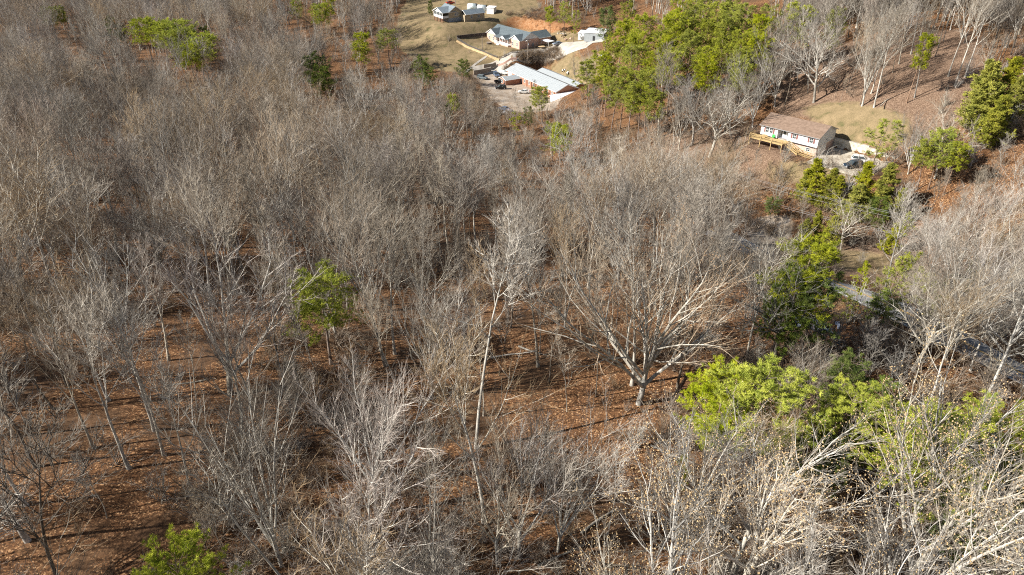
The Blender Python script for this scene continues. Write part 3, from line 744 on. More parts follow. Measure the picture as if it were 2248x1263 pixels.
dk = empty('wooden_deck', loc(OW, YW, -L * .56, -.5) + (OW[2],), YW)
tag(dk, 'new yellow timber deck and ramp stairs along the white house front', 'deck')
DZ, D0, D1, DV = 2.2, -8.2, 1.2, -3.3
for i in range(24):
    v = DV + .02 + i * .138; p = MB(); p.box(D0, D1, v, v + .125, DZ - .04, DZ + random.Random(i).uniform(-.006, .006)); p.build('plank', M['lumber'], dk)
b = MB(); b.box(D0, D1, DV - .05, DV, DZ - .3, DZ - .04); b.box(D0, D0 + .05, DV, -.02, DZ - .3, DZ - .045); b.box(D0, D1, -.5, -.45, DZ - .3, DZ - .045); b.build('joist', M['lumber'], dk)
gzl = lambda u, v: float(zf(*loc(loc(OW, YW, -L * .56, -.5), YW, u, v))) - OW[2]
for u in (D0 + .1, D0 + 3.2, D0 + 6.3, D1 - .1):
    b = MB(); b.box(u - .08, u + .08, DV - .22, DV - .055, gzl(u, DV) - .4, DZ + 1.0); b.build('post', M['lumber'], dk)
for zz in (.55, .98):
    b = MB(); b.box(D0, D1, DV - .04, DV + .02, DZ + zz - .07, DZ + zz + .07); b.build('rail', M['lumber'], dk)
    b = MB(); b.box(D0 - .03, D0 + .03, DV, -.1, DZ + zz - .07, DZ + zz + .07); b.build('rail', M['lumber'], dk)
for i in range(9):                               # stepped landing and stair flights along the wall down to the drive
    u = D1 + i * .42; p = MB(); p.box(u, u + .40, -2.2, -.9, DZ - .12 - i * .2, DZ - .06 - i * .2); p.build('step', M['lumber'], dk)
E0, E1, EZ = D1 + 3.8, D1 + 8.2, DZ - 1.9
for v in (-2.25, -.85):
    b = MB(); b.bar((D1, v, DZ - .2), (E0, v, EZ - .1), .07, .28); b.build('stringer', M['lumber'], dk)
    b = MB(); b.bar((D1, v, DZ + .9), (E0, v, EZ + .95), .09, .14); b.bar((E0, v, EZ + .95), (E1, v, EZ + .55), .09, .14); b.build('rail', M['lumber'], dk)
    b = MB(); b.bar((D1, v, DZ + .45), (E0, v, EZ + .5), .06, .12); b.bar((E0, v, EZ + .5), (E1, v, EZ + .15), .06, .12); b.build('rail', M['lumber'], dk)
    for u, z in ((D1 + 1.9, DZ - 1.0), (E0, EZ), (E0 + 2.2, EZ - .2), (E1, EZ - .4)):
        b = MB(); b.box(u - .06, u + .06, v - .06, v + .06, gzl(u, v) - .3, z + 1.05); b.build('post', M['lumber'], dk)
for i in range(11):
    u = E0 + i * .4; p = MB(); p.box(u + .02, u + .39, -2.2, -.9, EZ - .06 - i * .035, EZ - i * .035); p.build('plank', M['lumber'], dk)
ch = empty('folding_chair', loc(OW, YW, -L * .745, -1.1) + (OW[2] + DZ + .01,), YW + .3)
tag(ch, 'bright green folding chair on the deck beside the white house door', 'chair')
b = MB(); b.box(-.35, .35, -.3, .3, .38, .44); b.build('seat', M['green'], ch)
b = MB(); b.bar((-.0, .3, .42), (0, .55, 1.0), .68, .05); b.build('backrest', M['green'], ch)
for sx in (-.32, .32):
    b = MB(); b.bar((sx, -.3, 0), (sx, .3, .42), .04, .04); b.bar((sx, .3, 0), (sx, -.3, .42), .04, .04); b.build('leg', M['dark'], ch)
tb = empty('round_patio_table', loc(OW, YW, -L * .86, -2.2) + (OW[2] + DZ + .01,), YW)
tag(tb, 'round timber table on the far end of the wooden deck', 'table')
b = MB(); b.tube([(0,0,.68), (0,0,.74)], .75, 16); b.build('table_top', M['lumber'], tb)
for k in range(3):
    b = MB(); b.bar((.1*math.cos(k*2.09), .1*math.sin(k*2.09), .68), (.5*math.cos(k*2.09), .5*math.sin(k*2.09), 0), .07, .07); b.build('leg', M['lumber'], tb)
rw = empty('retaining_wall', loc(OW, YW, .05, 10.0) + (OW[2],), YW)
tag(rw, 'stained concrete retaining wall running right from the white house', 'wall')
for i in range(7):
    u0 = i * 2.3; zt = 2.55 - max(0, i - 3) * .42
    b = MB(); b.box(u0, u0 + 2.27, 0, .32, -.6, zt); b.build('panel', M['wall_stone'], rw)
    b = MB(); b.box(u0 - .02, u0 + 2.29, -.04, .36, zt, zt + .1); b.build('coping', M['concrete'], rw)

# ------------------------------------------------------------------ the long church hall
h = empty('church_hall', OC, YC)
tag(h, 'long low red brick hall under a pale grey metal roof', 'building')
L, W, HW, RS = 40.0, 10.3, 3.23, 2.09
b = MB(); gable_wall(b, -L, 0, 0, W, -.6, HW, RS); b.build('wall', M['brick_red'], h)
gable_roof(h, -L, 0, 0, W, HW, RS, 'metal_roof', .45, fascia='white')
b = MB()
for i in range(24): 
    u = -L + 1 + i * 1.66
    for sg in (0, 1): b.bar((u, (-.4 if sg == 0 else W + .4), HW - .01), (u, W / 2, HW + RS + .17), .05, .05)
b.build('roof_rib', M['metal_roof'], h)
b = MB(); wbox(b, (-L + 3.1, 0, 0), *XF, -1.6, 1.6, .1, 2.9, .003, .05); b.build('white_panel', M['white'], h)
for k in range(7):
    u = -L + 15.5 + k * 3.6
    b = MB(); wbox(b, (u + 1.7, 0, 1.4), *XF, -.35, .35, -1.9, 1.75, 0, .35); b.build('pilaster', M['brick_red'], h)
    window(h, (u, 0, 1.8), XF, 1.2, 1.3)
door(h, (-L + 12.9, 0, 0), XF, 1.1, 2.2, 'dark', False)
# second, lower wing behind
b = MB(); gable_wall(b, -L + 7, -4, W + .9, W + 7, -.6, 2.58, .98); b.build('rear_wall', M['brick_red'], h)
gable_roof(h, -L + 7, -4, W + .9, W + 7, 2.6, 1.0, 'metal_roof', .4, name='rear_roof', fascia='white')
# entrance wing towards the yard
b = MB(); b.ext([(-L + 6.4, -.6), (-L + 12, -.6), (-L + 12, 2.2), (-L + 9.2, 3.1), (-L + 6.4, 2.2)], 'y', -7.2, 0); b.build('entrance_wing', M['brick_red'], h)
gable_roof(h, -7.2, -.3, -L + 6.4, -L + 12, 2.2, .9, 'metal_roof', .3, axis='y', name='entrance_roof', fascia='white')
window(h, (-L + 8.6, -7.2, 1.25), XF, 2.0, 1.7, bars=3)
door(h, (-L + 11.2, -7.2, 0), XF, .9, 2.1, 'dark', False)
# lean to with a white sheet roof at the right end
b = MB(); b.ext([(-3.2, -.6), (W - 1.5, -.6), (W - 1.5, 2.5), (-3.2, 2.3)], 'x', .55, 7.0); b.build('lean_to_wall', M['white'], h)
b = MB(); b.ext([(-3.6, 2.34), (W - 1.0, 2.54), (W - 1.0, 2.66), (-3.6, 2.46)], 'x', .5, 7.5); b.build('lean_to_roof', M['metal_white'], h)

# ------------------------------------------------------------------ the brick ranch house
h = empty('ranch_house', OB, YB)
tag(h, 'brick ranch house with slate grey roof, white gables and a front porch', 'house')
L, W, HW, RS = 24.2, 9.6, 3.73, 2.77
b = MB(); b.box(-L + .05, -.05, .05, W, -.6, HW); b.build('wall', M['brick_rose'], h)
b = MB(); gable_wall(b, -.04, .06, 0, W, HW, HW, RS - .1); b.build('gable', M['siding_white'], h)
b = MB(); gable_wall(b, -L - .06, -L + .04, 0, W, HW, HW, RS - .1); b.build('gable', M['siding_white'], h)
gable_roof(h, -L, 0, 0, W, HW, RS, 'shingle_slate', .4, fascia='white')
for u0, u1, pv, rs in ((-L, -L + 7.0, -1.9, 2.0), (-6.6, 0, -1.5, 1.9)):
    b = MB(); b.box(u0, u1, pv, .05, -.6, HW - .02); b.build('front_bay', M['brick_rose'], h)
    um = (u0 + u1) / 2
    b = MB(); b.ext([(u0, HW), (u1, HW), (um, HW + rs)], 'y', pv - .03, W * .38); b.build('gable', M['siding_white'], h)
    gable_roof(h, pv, W * .36, u0, u1, HW, rs, 'shingle_slate', .35, axis='y', name='bay_roof', fascia='white')
    for k in (-1, 1): window(h, (um + k * 1.6, pv, 1.75), XF, 1.0, 1.7)
PU0, PU1 = -L + 7.0, -6.6
b = MB(); b.box(PU0, PU1, -3.0, .0, -.6, .55); b.build('porch_base', M['brick_rose'], h)
b = MB(); b.box(PU0, PU1, -3.0, .0, .55, .66); b.build('porch_floor', M['white'], h)
b = MB(); b.ext([(-3.4, HW - .55), (.1, HW + .05), (.1, HW + .2), (-3.4, HW - .4)], 'x', PU0 - .1, PU1 + .1); b.build('porch_roof', M['shingle_slate'], h)
for k in range(6):
    u = PU0 + .15 + k * (PU1 - PU0 - .3) / 5
    b = MB(); b.box(u - .09, u + .09, -2.95, -2.77, .66, HW - .5); b.build('porch_post', M['white'], h)
    window(h, (u + .9, .05, 1.9), XF, .9, 1.5) if k < 5 and k != 2 else None
door(h, (PU0 + 4.6, .05, .66), XF, 1.0, 2.1, 'red_shutter', False)
for a, c in ((PU0, PU0 + 2.6), (PU0 + 4.6, PU1)):
    b = MB(); b.box(a, c, -2.93, -2.87, 1.45, 1.55); b.box(a, c, -2.93, -2.87, .75, .82)
    for k in range(int((c - a) / .16)): b.box(a + .08 + k * .16, a + .13 + k * .16, -2.92, -2.88, .82, 1.45)
    b.build('porch_railing', M['white'], h)
b = MB(); um = PU0 + 7.2; b.ext([(um - 1.9, HW - .45), (um + 1.9, HW - .45), (um, HW + .75)], 'y', -3.45, -1.0); b.build('porch_gable', M['siding_white'], h)
gable_roof(h, -3.45, .6, um - 1.9, um + 1.9, HW - .42, 1.2, 'shingle_slate', .2, axis='y', name='porch_gable_roof', fascia='white')
for k in range(4):
    b = MB(); b.box(PU0 + 2.7, PU0 + 4.5, -3.3 - k * .32, -3.0 - k * .32, -.4, .5 - k * .18); b.build('step', M['white'], h)
for s in (PU0 + 2.65, PU0 + 4.55):
    b = MB(); b.bar((s, -3.0, 1.5), (s, -4.3, .75), .08, .1); b.bar((s, -3.0, 1.05), (s, -4.3, .3), .05, .06); b.build('stair_rail', M['white'], h)
b = MB(); gable_wall(b, -8.8, -1.5, W, W + 8.5, -.6, 3.0, 0.01); b.build('rear_wing', M['brick_rose'], h)
gable_roof(h, W * .5, W + 8.5, -8.8, -1.5, 3.2, 2.2, 'shingle_slate', .4, axis='y', name='rear_wing_roof', fascia='white')
b = MB(); b.box(.065, .3, 5.8, 6.6, .6, 1.9); b.build('meter_box', M['grey_trim'], h)
aw = empty('patio_canopy', loc(OB, YB, .6, W + 2.5) + (OB[2],), YB)
tag(aw, 'white flat canopy on posts beside the ranch house rear wing', 'canopy')
b = MB(); b.box(0, 5.2, -1.5, 2.2, 2.5, 2.62); b.build('canopy_roof', M['metal_white'], aw)
for u in (.1, 5.1):
    for v in (-1.4, 2.1):
        b = MB(); b.box(u - .05, u + .05, v - .05, v + .05, -.4, 2.5); b.build('post', M['white'], aw)
tb = empty('garden_table', loc(OB, YB, 4.2, W - 1.6) + (OB[2] + .05,), YB)
tag(tb, 'round tan garden table on the lawn right of the ranch house', 'table')
b = MB(); b.tube([(0,0,.7), (0,0,.78)], 1.5, 18); b.build('table_top', M['border_wood'], tb)
b = MB(); b.tube([(0,0,-.2), (0,0,.7)], .18, 8); b.build('leg', M['old_wood'], tb)

# ------------------------------------------------------------------ the tan house at the top
h = empty('hillside_house', OU, YU)
tag(h, 'tan house with blue grey roof and a white raised porch', 'house')
L, W, HW, RS = 9.4, 7.2, 4.5, 2.3
b = MB(); b.box(-L, 0, .02, W, -.8, 1.8); b.build('basement_wall', M['block'], h)
b = MB(); gable_wall(b, -L, .03, 0, W, 1.8, HW, RS); b.build('wall', M['siding_tan'], h)
gable_roof(h, -L, 0, 0, W, HW, RS, 'shingle_blue', .4, fascia='white')
for v in (3.7, 4.75): window(h, (.03, v, 3.3), YF, .85, 1.4)
door(h, (0, 3.1, -.1), YF, .9, 1.9, 'grey_trim', False)
b = MB(); b.box(-L + .4, -.2, -3.2, 0, 1.75, 1.95); b.build('porch_floor', M['dark_wood'], h)
b = MB(); b.box(-L + .4, -.2, -3.2, -3.1, 1.95, 3.0); b.box(-.3, -.2, -3.1, 0, 1.95, 3.0)
b.ext([(-L + .4, HW - .1), (-.2, HW - .1), (-L / 2 + .1, HW + 1.7)], 'y', -3.2, -3.1); b.build('porch_screen', M['white'], h)
for k in range(7):
    u = -L + .45 + k * (L - .7) / 6
    b = MB(); b.box(u - .1, u + .1, -3.22, -3.05, 3.0, HW); b.build('porch_post', M['white'], h)
    b = MB(); b.box(u - .12, u + .12, -3.15, -2.9, -.8, 1.75); b.build('pier', M['brick_red'], h)
b = MB(); b.box(-L + .5, -.35, -3.0, -2.95, 3.0, HW); b.build('screen_mesh', M['glass'], h)
gable_roof(h, -3.3, W * .5, -L + .3, -.1, HW, 1.8, 'shingle_blue', .35, axis='y', name='porch_roof', fascia='white')
b = MB(); b.box(-1.2, 3.6, W + .3, W + 10.5, -.8, 3.4); b.build('rear_wing', M['siding_tan'], h)
gable_roof(h, W + .2, W + 10.5, -1.2, 3.6, 3.4, 1.5, 'shingle_blue', .4, axis='y', name='rear_wing_roof', fascia='white')
for v in (W + 3.2, W + 7.2): window(h, (3.6, v, 2.0), YF, 1.1, 1.3)
b = MB(); b.box(.3, 3.6, W - .6, W + .3, -.8, 3.0); b.build('entry_wall', M['siding_tan'], h)

# ------------------------------------------------------------------ sheds, hoop houses, garages
def at(px, py): return hit(px, py)
def shed(name, px, py, yaw, l, w, hh, wall, roof, label, cat, slope=.3, dark_end=False):
    p = at(px, py); o = empty(name, p, yaw)
    tag(o, label, cat)
    b = MB(); b.ext([(-w/2, -.6), (w/2, -.6), (w/2, hh), (-w/2, hh - slope)], 'x', -l/2, l/2); b.build('wall', M[wall], o)
    b = MB(); b.ext([(-w/2 - .2, hh - slope - .02), (w/2 + .2, hh + .05), (w/2 + .2, hh + .17), (-w/2 - .2, hh - slope + .1)], 'x', -l/2 - .25, l/2 + .25); b.build('roof', M[roof], o)
    door(o, (0, -w/2, 0), XF, 1.0, min(1.9, hh - slope - .2), 'white' if not dark_end else 'dark', False)
    return o
shed('white_shed', 1079, 28, YU + .6, 3.8, 3.4, 2.7, 'white', 'metal_white', 'small white box shed right of the two hoop houses', 'shed')
s = shed('metal_garage', 1308, 86, -.35, 8.5, 7.5, 3.6, 'metal_roof', 'metal_white', 'large open fronted metal garage at the end of the driveway', 'garage', .5, True)
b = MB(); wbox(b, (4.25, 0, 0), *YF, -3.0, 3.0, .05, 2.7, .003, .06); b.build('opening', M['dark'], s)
shed('lean_to_shed', 1283, 84, -.35, 4.5, 5.5, 2.7, 'white', 'metal_white', 'small pale shed joined left of the open metal garage', 'shed')
for k, (px, py) in enumerate(((1037, 19), (1058, 22))):
    p = at(px, py); o = empty('hoop_house', p, YU + .75)
    tag(o, ('pale hoop house nearest the tan house roof', 'pale hoop house next to the white box shed')[k], 'hoop house', 'hoop houses behind the tan house')
    pr = [(-1.7, -.5)] + [(-1.7 * math.cos(a), .9 + 1.5 * math.sin(a)) for a in np.linspace(0, math.pi, 11)] + [(1.7, -.5)]
    b = MB(); b.ext(pr, 'x', -2.3, 2.3); b.build('cover', M['greenhouse'], o, True)
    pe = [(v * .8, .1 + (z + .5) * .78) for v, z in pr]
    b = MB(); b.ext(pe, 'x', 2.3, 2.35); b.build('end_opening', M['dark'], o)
    for uu in (-2.2, -.75, .75, 2.2):
        b = MB(); b.tube([(uu, -1.74 * math.cos(a), .9 + 1.54 * math.sin(a)) for a in np.linspace(0, math.pi, 11)], .05, 5); b.build('hoop', M['grey_trim'], o)

# ------------------------------------------------------------------ vehicles
def wheel(o, x, y, r=.34, w=.24):
    b = MB(); b.tube([(x, y - w/2, r), (x, y + w/2, r)], r, 16); wo = b.build('wheel', M['tyre'], o)
    s = 1 if y > 0 else -1
    b = MB(); b.tube([(x, y + s * w/2, r), (x, y + s * (w/2 + .02), r)], r * .62, 12); b.build('rim', M['rim'], wo)
def car(name, px, py, yaw, colour, label, kind='sedan', up=0.0, mat_rough=0.3):
    p = at(px, py) if not isinstance(px, tuple) else px
    o = empty(name, (p[0], p[1], p[2] + up), yaw); tag(o, label, {'sedan':'car','suv':'car','pickup':'truck'}[kind])
    key = 'paint_%.2f_%.2f_%.2f' % colour
    if key not in M: M[key] = plain('car_paint', colour, mat_rough, 0.1)
    pm = M[key]; b = MB()
    if kind == 'sedan':
        b.ext([(-2.25,.30),(-2.35,.62),(-2.22,.93),(-1.55,.99),(1.0,.95),(1.95,.84),(2.32,.62),(2.3,.30)], 'y', -.86, .86); bx = (-1.75, 1.15, -1.05, .30, .94, 1.40); wx = 1.42; hw = .86
    elif kind == 'suv':
        b.ext([(-2.3,.38),(-2.36,.8),(-2.3,1.08),(.95,1.06),(2.0,.98),(2.33,.75),(2.3,.38)], 'y', -.92, .92); bx = (-2.25, 1.1, -2.0, .35, 1.05, 1.70); wx = 1.42; hw = .92
    else:
        b.ext([(-2.7,.45),(-2.72,.72),(2.7,.72),(2.72,.45)], 'y', -.95, .95)
        b.ext([(-.75,.72),(-.75,1.12),(1.2,1.1),(2.4,1.05),(2.7,.9),(2.7,.72)], 'y', -.95, .95)
        b.box(-2.72,-.8,-.95,-.87,.72,1.12); b.box(-2.72,-.8,.87,.95,.72,1.12); b.box(-2.74,-2.66,-.87,.87,.72,1.12)
        bx = (-.75, 1.25, -.62, .62, 1.11, 1.78); wx = 1.75; hw = .95
    body = b.build('body', pm, o)
    x0, x1, t0, t1, z0, z1 = bx; a, c = hw - .04, hw - .22
    g = MB(); g.add([(x0,-a,z0),(x1,-a,z0),(x1,a,z0),(x0,a,z0),(t0,-c,z1),(t1,-c,z1),(t1,c,z1),(t0,c,z1)], [(0,3,2,1),(4,5,6,7),(0,1,5,4),(1,2,6,5),(2,3,7,6),(3,0,4,7)])
    g.build('glasshouse', M['glass'], o)
    r = MB(); r.box(t0 - .04, t1 + .04, -c - .03, c + .03, z1 - .02, z1 + .07)
    for (bx_, tx) in ((x0, t0), (x1, t1), ((x0 + x1) / 2 - .1, (t0 + t1) / 2 - .1)):
        for s in (-1, 1): r.bar((bx_, s * (a + .01), z0), (tx, s * (c + .01), z1), .08, .07)
    r.build('roof', pm, o)
    for sx in (-wx, wx):
        for sy in (-hw + .06, hw - .06): wheel(o, sx, sy, .34 if kind == 'sedan' else .4)
    xe = 2.3 if kind != 'pickup' else 2.7
    for s in (-1, 1):
        q = MB(); q.box(xe - .04, xe + .06, s * .62 - .16, s * .62 + .16, .62, .78); q.build('headlight', M['lamp_clear'], o)
        q = MB(); q.box(-xe - .08, -xe + .04, s * .7 - .14, s * .7 + .14, .68, .92); q.build('taillight', M['lamp_red'], o)
    q = MB(); q.box(xe, xe + .09, -.8, .8, .36, .52); q.box(-xe - .1, -xe, -.8, .8, .36, .52); q.build('bumper', M['grey_trim'], o)
    return o
car('sedan', 1224, 100, .45 + math.pi, (.22,.26,.33), 'blue grey sedan on the driveway beside the ranch house', 'sedan', .2)
car('white_sedan', 1150, 205, -.05 + math.pi, (.78,.77,.74), 'white sedan on gravel in front of the long brick hall', 'sedan', .12)
car('dark_suv', 1099, 196, .25 + math.pi, (.03,.03,.033), 'black van half hidden by brush left of the white sedan', 'suv', .05)
car('pickup_truck', 1099, 182, .35, (.022,.022,.025), 'black pickup truck nosed in beside the brick entrance wing', 'pickup', .05)
car('grey_suv', 1059, 174, -.5, (.20,.24,.26), 'grey green minivan at the left edge of the hall car park', 'suv', .05)
car('blue_car', 1089.5, 168, -1.25, (.10,.14,.22), 'small dark blue hatchback parked by the brick garden wall', 'suv', .05)
car('parked_car', 1117, 251, 2.9, (.70,.71,.73), 'white car under bare brush below the gravel lot', 'sedan', .1)
car('old_car', 1106, 243, 2.7, (.16,.22,.33), 'blue car just behind the white car in the brush', 'sedan', .1)
car('silver_van', 1329, 131, .2, (.34,.40,.44), 'silver blue van showing between the tall pines', 'suv', .1)
car('dark_jeep', 1871, 369, .25 + math.pi, (.03,.05,.075), 'dark blue off road car on the concrete drive behind young cedars', 'suv', .2)
car('white_wagon', 1889, 358, -.35, (.80,.80,.79), 'white wagon behind the dark blue off road car', 'suv', .2)
car('red_cart', 989, 9, .4, (.55,.06,.03), 'small red and tan car behind the tan house roof', 'sedan', .05)
p = at(1106, 164); o = empty('motorboat', (p[0], p[1], p[2]), YC + .3)
tag(o, 'cream motorboat under cover between the blue hatchback and the hall', 'boat')
b = MB()
sec = [(-2.6,.9,.55),(-1,1.0,.5),(1,.9,.5),(2.2,.5,.65),(2.9,.05,.95)]
vs = []
for x, w, z in sec: vs += [(x,-w,1.25),(x,-w*.6,z),(x,w*.6,z),(x,w,1.25)]
fs = [(0,1,2,3),(16,19,18,17)] + [(i*4+j, i*4+(j+1)%4, i*4+4+(j+1)%4, i*4+4+j) for i in range(4) for j in range(4)]
b.add(vs, fs); b.build('hull', M['white'], o)
b = MB(); b.ext([(-2.0,1.25),(-1.4,1.75),(.6,1.8),(1.4,1.25)], 'y', -.7, .7); b.build('boat_cover', M['greenhouse'], o)
b = MB(); b.box(-2.4,1.5,-.7,.7,.35,.48); b.bar((1.4,0,.4),(3.6,0,.4),.12,.12); b.build('trailer_frame', M['grey_trim'], o)
for s in (-1, 1): wheel(o, -.6, s * .95, .3)
for k, (px, py) in enumerate(((1238, 158), (1246, 164))):
    p = at(px, py); o = empty('motor_scooter', p, .4 + k * .8)
    tag(o, ('white motorbike on the tan grass behind the long hall', 'white motorbike nearest the hall roof edge')[k], 'motorbike', 'motorbikes behind the hall')
    b = MB(); b.ext([(-.9,.55),(-.7,1.0),(.1,.85),(.35,1.1),(.6,1.05),(.7,.6),(.1,.4)], 'y', -.28, .28); b.build('body', M['white'], o)
    b = MB(); b.ext([(-.75,1.0),(-.65,1.12),(.05,.98),(.1,.86)], 'y', -.2, .2); b.build('seat', M['dark'], o)
    b = MB(); b.bar((.55,-.4,1.3),(.55,.4,1.3),.06,.06); b.bar((.6,0,1.05),(.55,0,1.3),.06,.06); b.build('handlebar', M['dark'], o)
    for x in (-.75, .8): wheel(o, x, .09, .33, .16)

# ------------------------------------------------------------------ fences, walls, poles, wires
def wall_run(name, pxs, hh, th, mat, label, cat='wall', cap=None, piece='panel', seg=2.4):
    ln = dense([at(*p) for p in pxs], .4); z = zf(ln[:, 0], ln[:, 1]); o3 = (float(ln[0, 0]), float(ln[0, 1]), float(z[0]))
    o = empty(name, o3); tag(o, label, cat)
    st = max(1, int(seg / .4))
    for i in range(0, len(ln) - 1, st):
        j = min(i + st, len(ln) - 1)
        a = Vector((ln[i,0]-o3[0], ln[i,1]-o3[1], z[i]-o3[2])); c = Vector((ln[j,0]-o3[0], ln[j,1]-o3[1], z[j]-o3[2]))
        mid = Vector((0, 0, hh / 2 - .2)); gap = (c - a) * .006
        b = MB(); b.bar(a + mid + gap, c + mid - gap, th, hh + .4); b.build(piece, M[mat], o)
        if cap:
            b = MB(); b.bar(a + Vector((0,0,hh + .045)), c + Vector((0,0,hh + .045)), th + .1, .09); b.build('coping', M[cap], o)
    return o
def fence(name, pxs, label, mat, hh=1.0, gap=2.4, rails=(.35,.85), pickets=0, pmat=None):
    ln = dense([at(*p) for p in pxs], .3); z = zf(ln[:, 0], ln[:, 1]); o3 = (float(ln[0,0]), float(ln[0,1]), float(z[0]))
    o = empty(name, o3); tag(o, label, 'fence')
    loc3 = lambda i: Vector((ln[i,0]-o3[0], ln[i,1]-o3[1], z[i]-o3[2]))
    st = int(gap / .3)
    idx = list(range(0, len(ln), st))
    for i in idx:
        a = loc3(i); b = MB(); b.box(a.x-.06, a.x+.06, a.y-.06, a.y+.06, a.z-.4, a.z+hh+.1); b.build('post', M[mat], o)
    for i, j in zip(idx[:-1], idx[1:]):
        for r in rails:
            b = MB(); b.bar(loc3(i)+Vector((0,0,hh*r)), loc3(j)+Vector((0,0,hh*r)), .05, .14 if not pickets else .09); b.build('rail', M[mat], o)
        if pickets:
            t = (loc3(j) - loc3(i)); k = int(t.length / pickets)
            d = t.normalized()
            for q in range(k):
                c = loc3(i) + d * (q + .5) * pickets + Vector((d.y, -d.x, 0)) * .05
                b = MB(); b.bar(c + Vector((0,0,.05)), c + Vector((0,0,hh)), .09, .1); b.build('picket', M[pmat or mat], o)
    return o
wall_run('timber_edging', [(1002,92),(1018,100),(1036,109),(1052,116),(1068,123),(1083,129),(1096,134)], .8, .45, 'border_wood', 'low tan timber edging round the ranch house garden', 'border', seg=3)
fence('picket_fence', [(1004,88),(1020,97),(1040,107),(1058,115),(1072,121),(1086,127),(1096,129)], 'weathered grey picket fence above the tan timber edging', 'old_wood', 1.0, 2.4, (.3,.8), .4, 'block')
wall_run('timber_wall', [(1003,85),(1020,83),(1045,80),(1074,77)], 1.2, .4, 'dark_wood', 'long dark timber wall left of the ranch house', seg=3)
fence('rail_fence', [(1096,131),(1115,124),(1140,117),(1165,110),(1190,103)], 'dark timber rail fence between ranch lawn and driveway', 'dark_wood', 1.2, 2.2, (.2,.45,.72,.97))
wall_run('brick_wall', [(1040,165),(1058,162),(1078,158)], 1.9, .4, 'brick_wall', 'long mossy brick wall behind the grey green minivan', cap='concrete')
wall_run('brick_screen_wall', [(1062,154),(1078,152),(1090,147)], 2.3, .4, 'brick_wall', 'tall brick wall across the lower end of the driveway', cap='concrete')
wall_run('stone_edging', [(1092,145),(1112,139),(1134,132)], .7, .5, 'brick_rose', 'low reddish stone edging below the driveway', 'border', seg=1.2, piece='stone')
fence('wire_fence', [(1162,117),(1180,112),(1200,108),(1222,104)], 'thin pole fence along the driveway below the ranch house', 'old_wood', 1.5, 3.6, (.9,))

def pole(px, py, hh, label, arm=True, lamp=False, base=None):
    p = base or at(px, py); o = empty('utility_pole', p, .5); tag(o, label, 'pole')
    b = MB(); b.tube([(0,0,-.6),(0,0,hh)], [.17,.11], 9); b.build('shaft', M['pole'], o)
    if arm: b = MB(); b.box(-1.2,1.2,-.06,.06,hh-.9,hh-.74); b.build('crossarm', M['pole'], o)
    if arm:
        for x in (-1.1,-.4,.4,1.1):
            b = MB(); b.tube([(x,0,hh-.74),(x,0,hh-.55)],[.06,.04],6); b.build('insulator', M['white'], o)
        b = MB(); b.tube([(.28,-.2,hh-2.4),(.28,-.2,hh-1.5)],.2,10); b.build('transformer', M['block'], o)
    if lamp:
        b = MB(); b.bar((0,0,hh-.5),(-.9,-.3,hh-.2),.07,.07); b.build('lamp_arm', M['grey_trim'], o)
        b = MB(); b.tube([(-.9,-.3,hh-.42),(-.9,-.3,hh-.14)],[.22,.1],8); b.build('lamp_head', M['lamp_clear'], o)
    return p, hh
pole(1059, 112, 6.5, 'short dark pole in the ranch house garden', False)
pole(1158.5, 141, 10.5, 'tall pole with a lamp between driveway and metal roof', True, True)
pole(1000, 12, 7.0, 'short pole behind the tan house roof', False)
dA = ray(2112, 497); dB = ray(1402, 312)
def top_place(px, py, hh):
    return hit(px, py, hh)
pA = top_place(2108, 492, 10.5); pB = top_place(1405, 309, 10.5)
pole(0, 0, 10.5, 'roadside pole carrying wires among bare trees at far right', True, False, pA)
pole(0, 0, 10.5, 'roadside pole carrying wires below the tall pine stand', True, False, pB)
for k, (ox, dz) in enumerate(((-.7, -.5), (.7, -.5), (.2, -1.3), (-.2, -4.3), (.25, -4.7))):
    d = Vector((pA[0]-pB[0], pA[1]-pB[1], 0)).normalized(); nn = Vector((math.cos(.5), math.sin(.5), 0))
    a = Vector(pB) + nn * ox + Vector((0,0,10.5+dz)); c = Vector(pA) + nn * ox + Vector((0,0,10.5+dz))
    e = c + (c - a).normalized() * 60 + Vector((0,0,-3))
    pts = [a + (c - a) * t - Vector((0,0,4*(1.6 + .25*k)*t*(1-t))) for t in np.linspace(0, 1, 22)] + [c + (e - c) * t - Vector((0,0,4*.8*t*(1-t))) for t in np.linspace(.1, 1, 8)]
    b = MB(); b.tube(pts, .02 if k < 4 else .03, 5); w = b.build('power_line', M['wire'])
    tag(w, ('top power wire on the side facing away from the white house', 'top power wire on the side facing the white house', 'third power wire just under the top pair', 'upper cable of the low slung pair', 'thick lowest cable of the low slung pair')[k]
        + ', between the poles', 'wire', 'wires between the roadside poles')
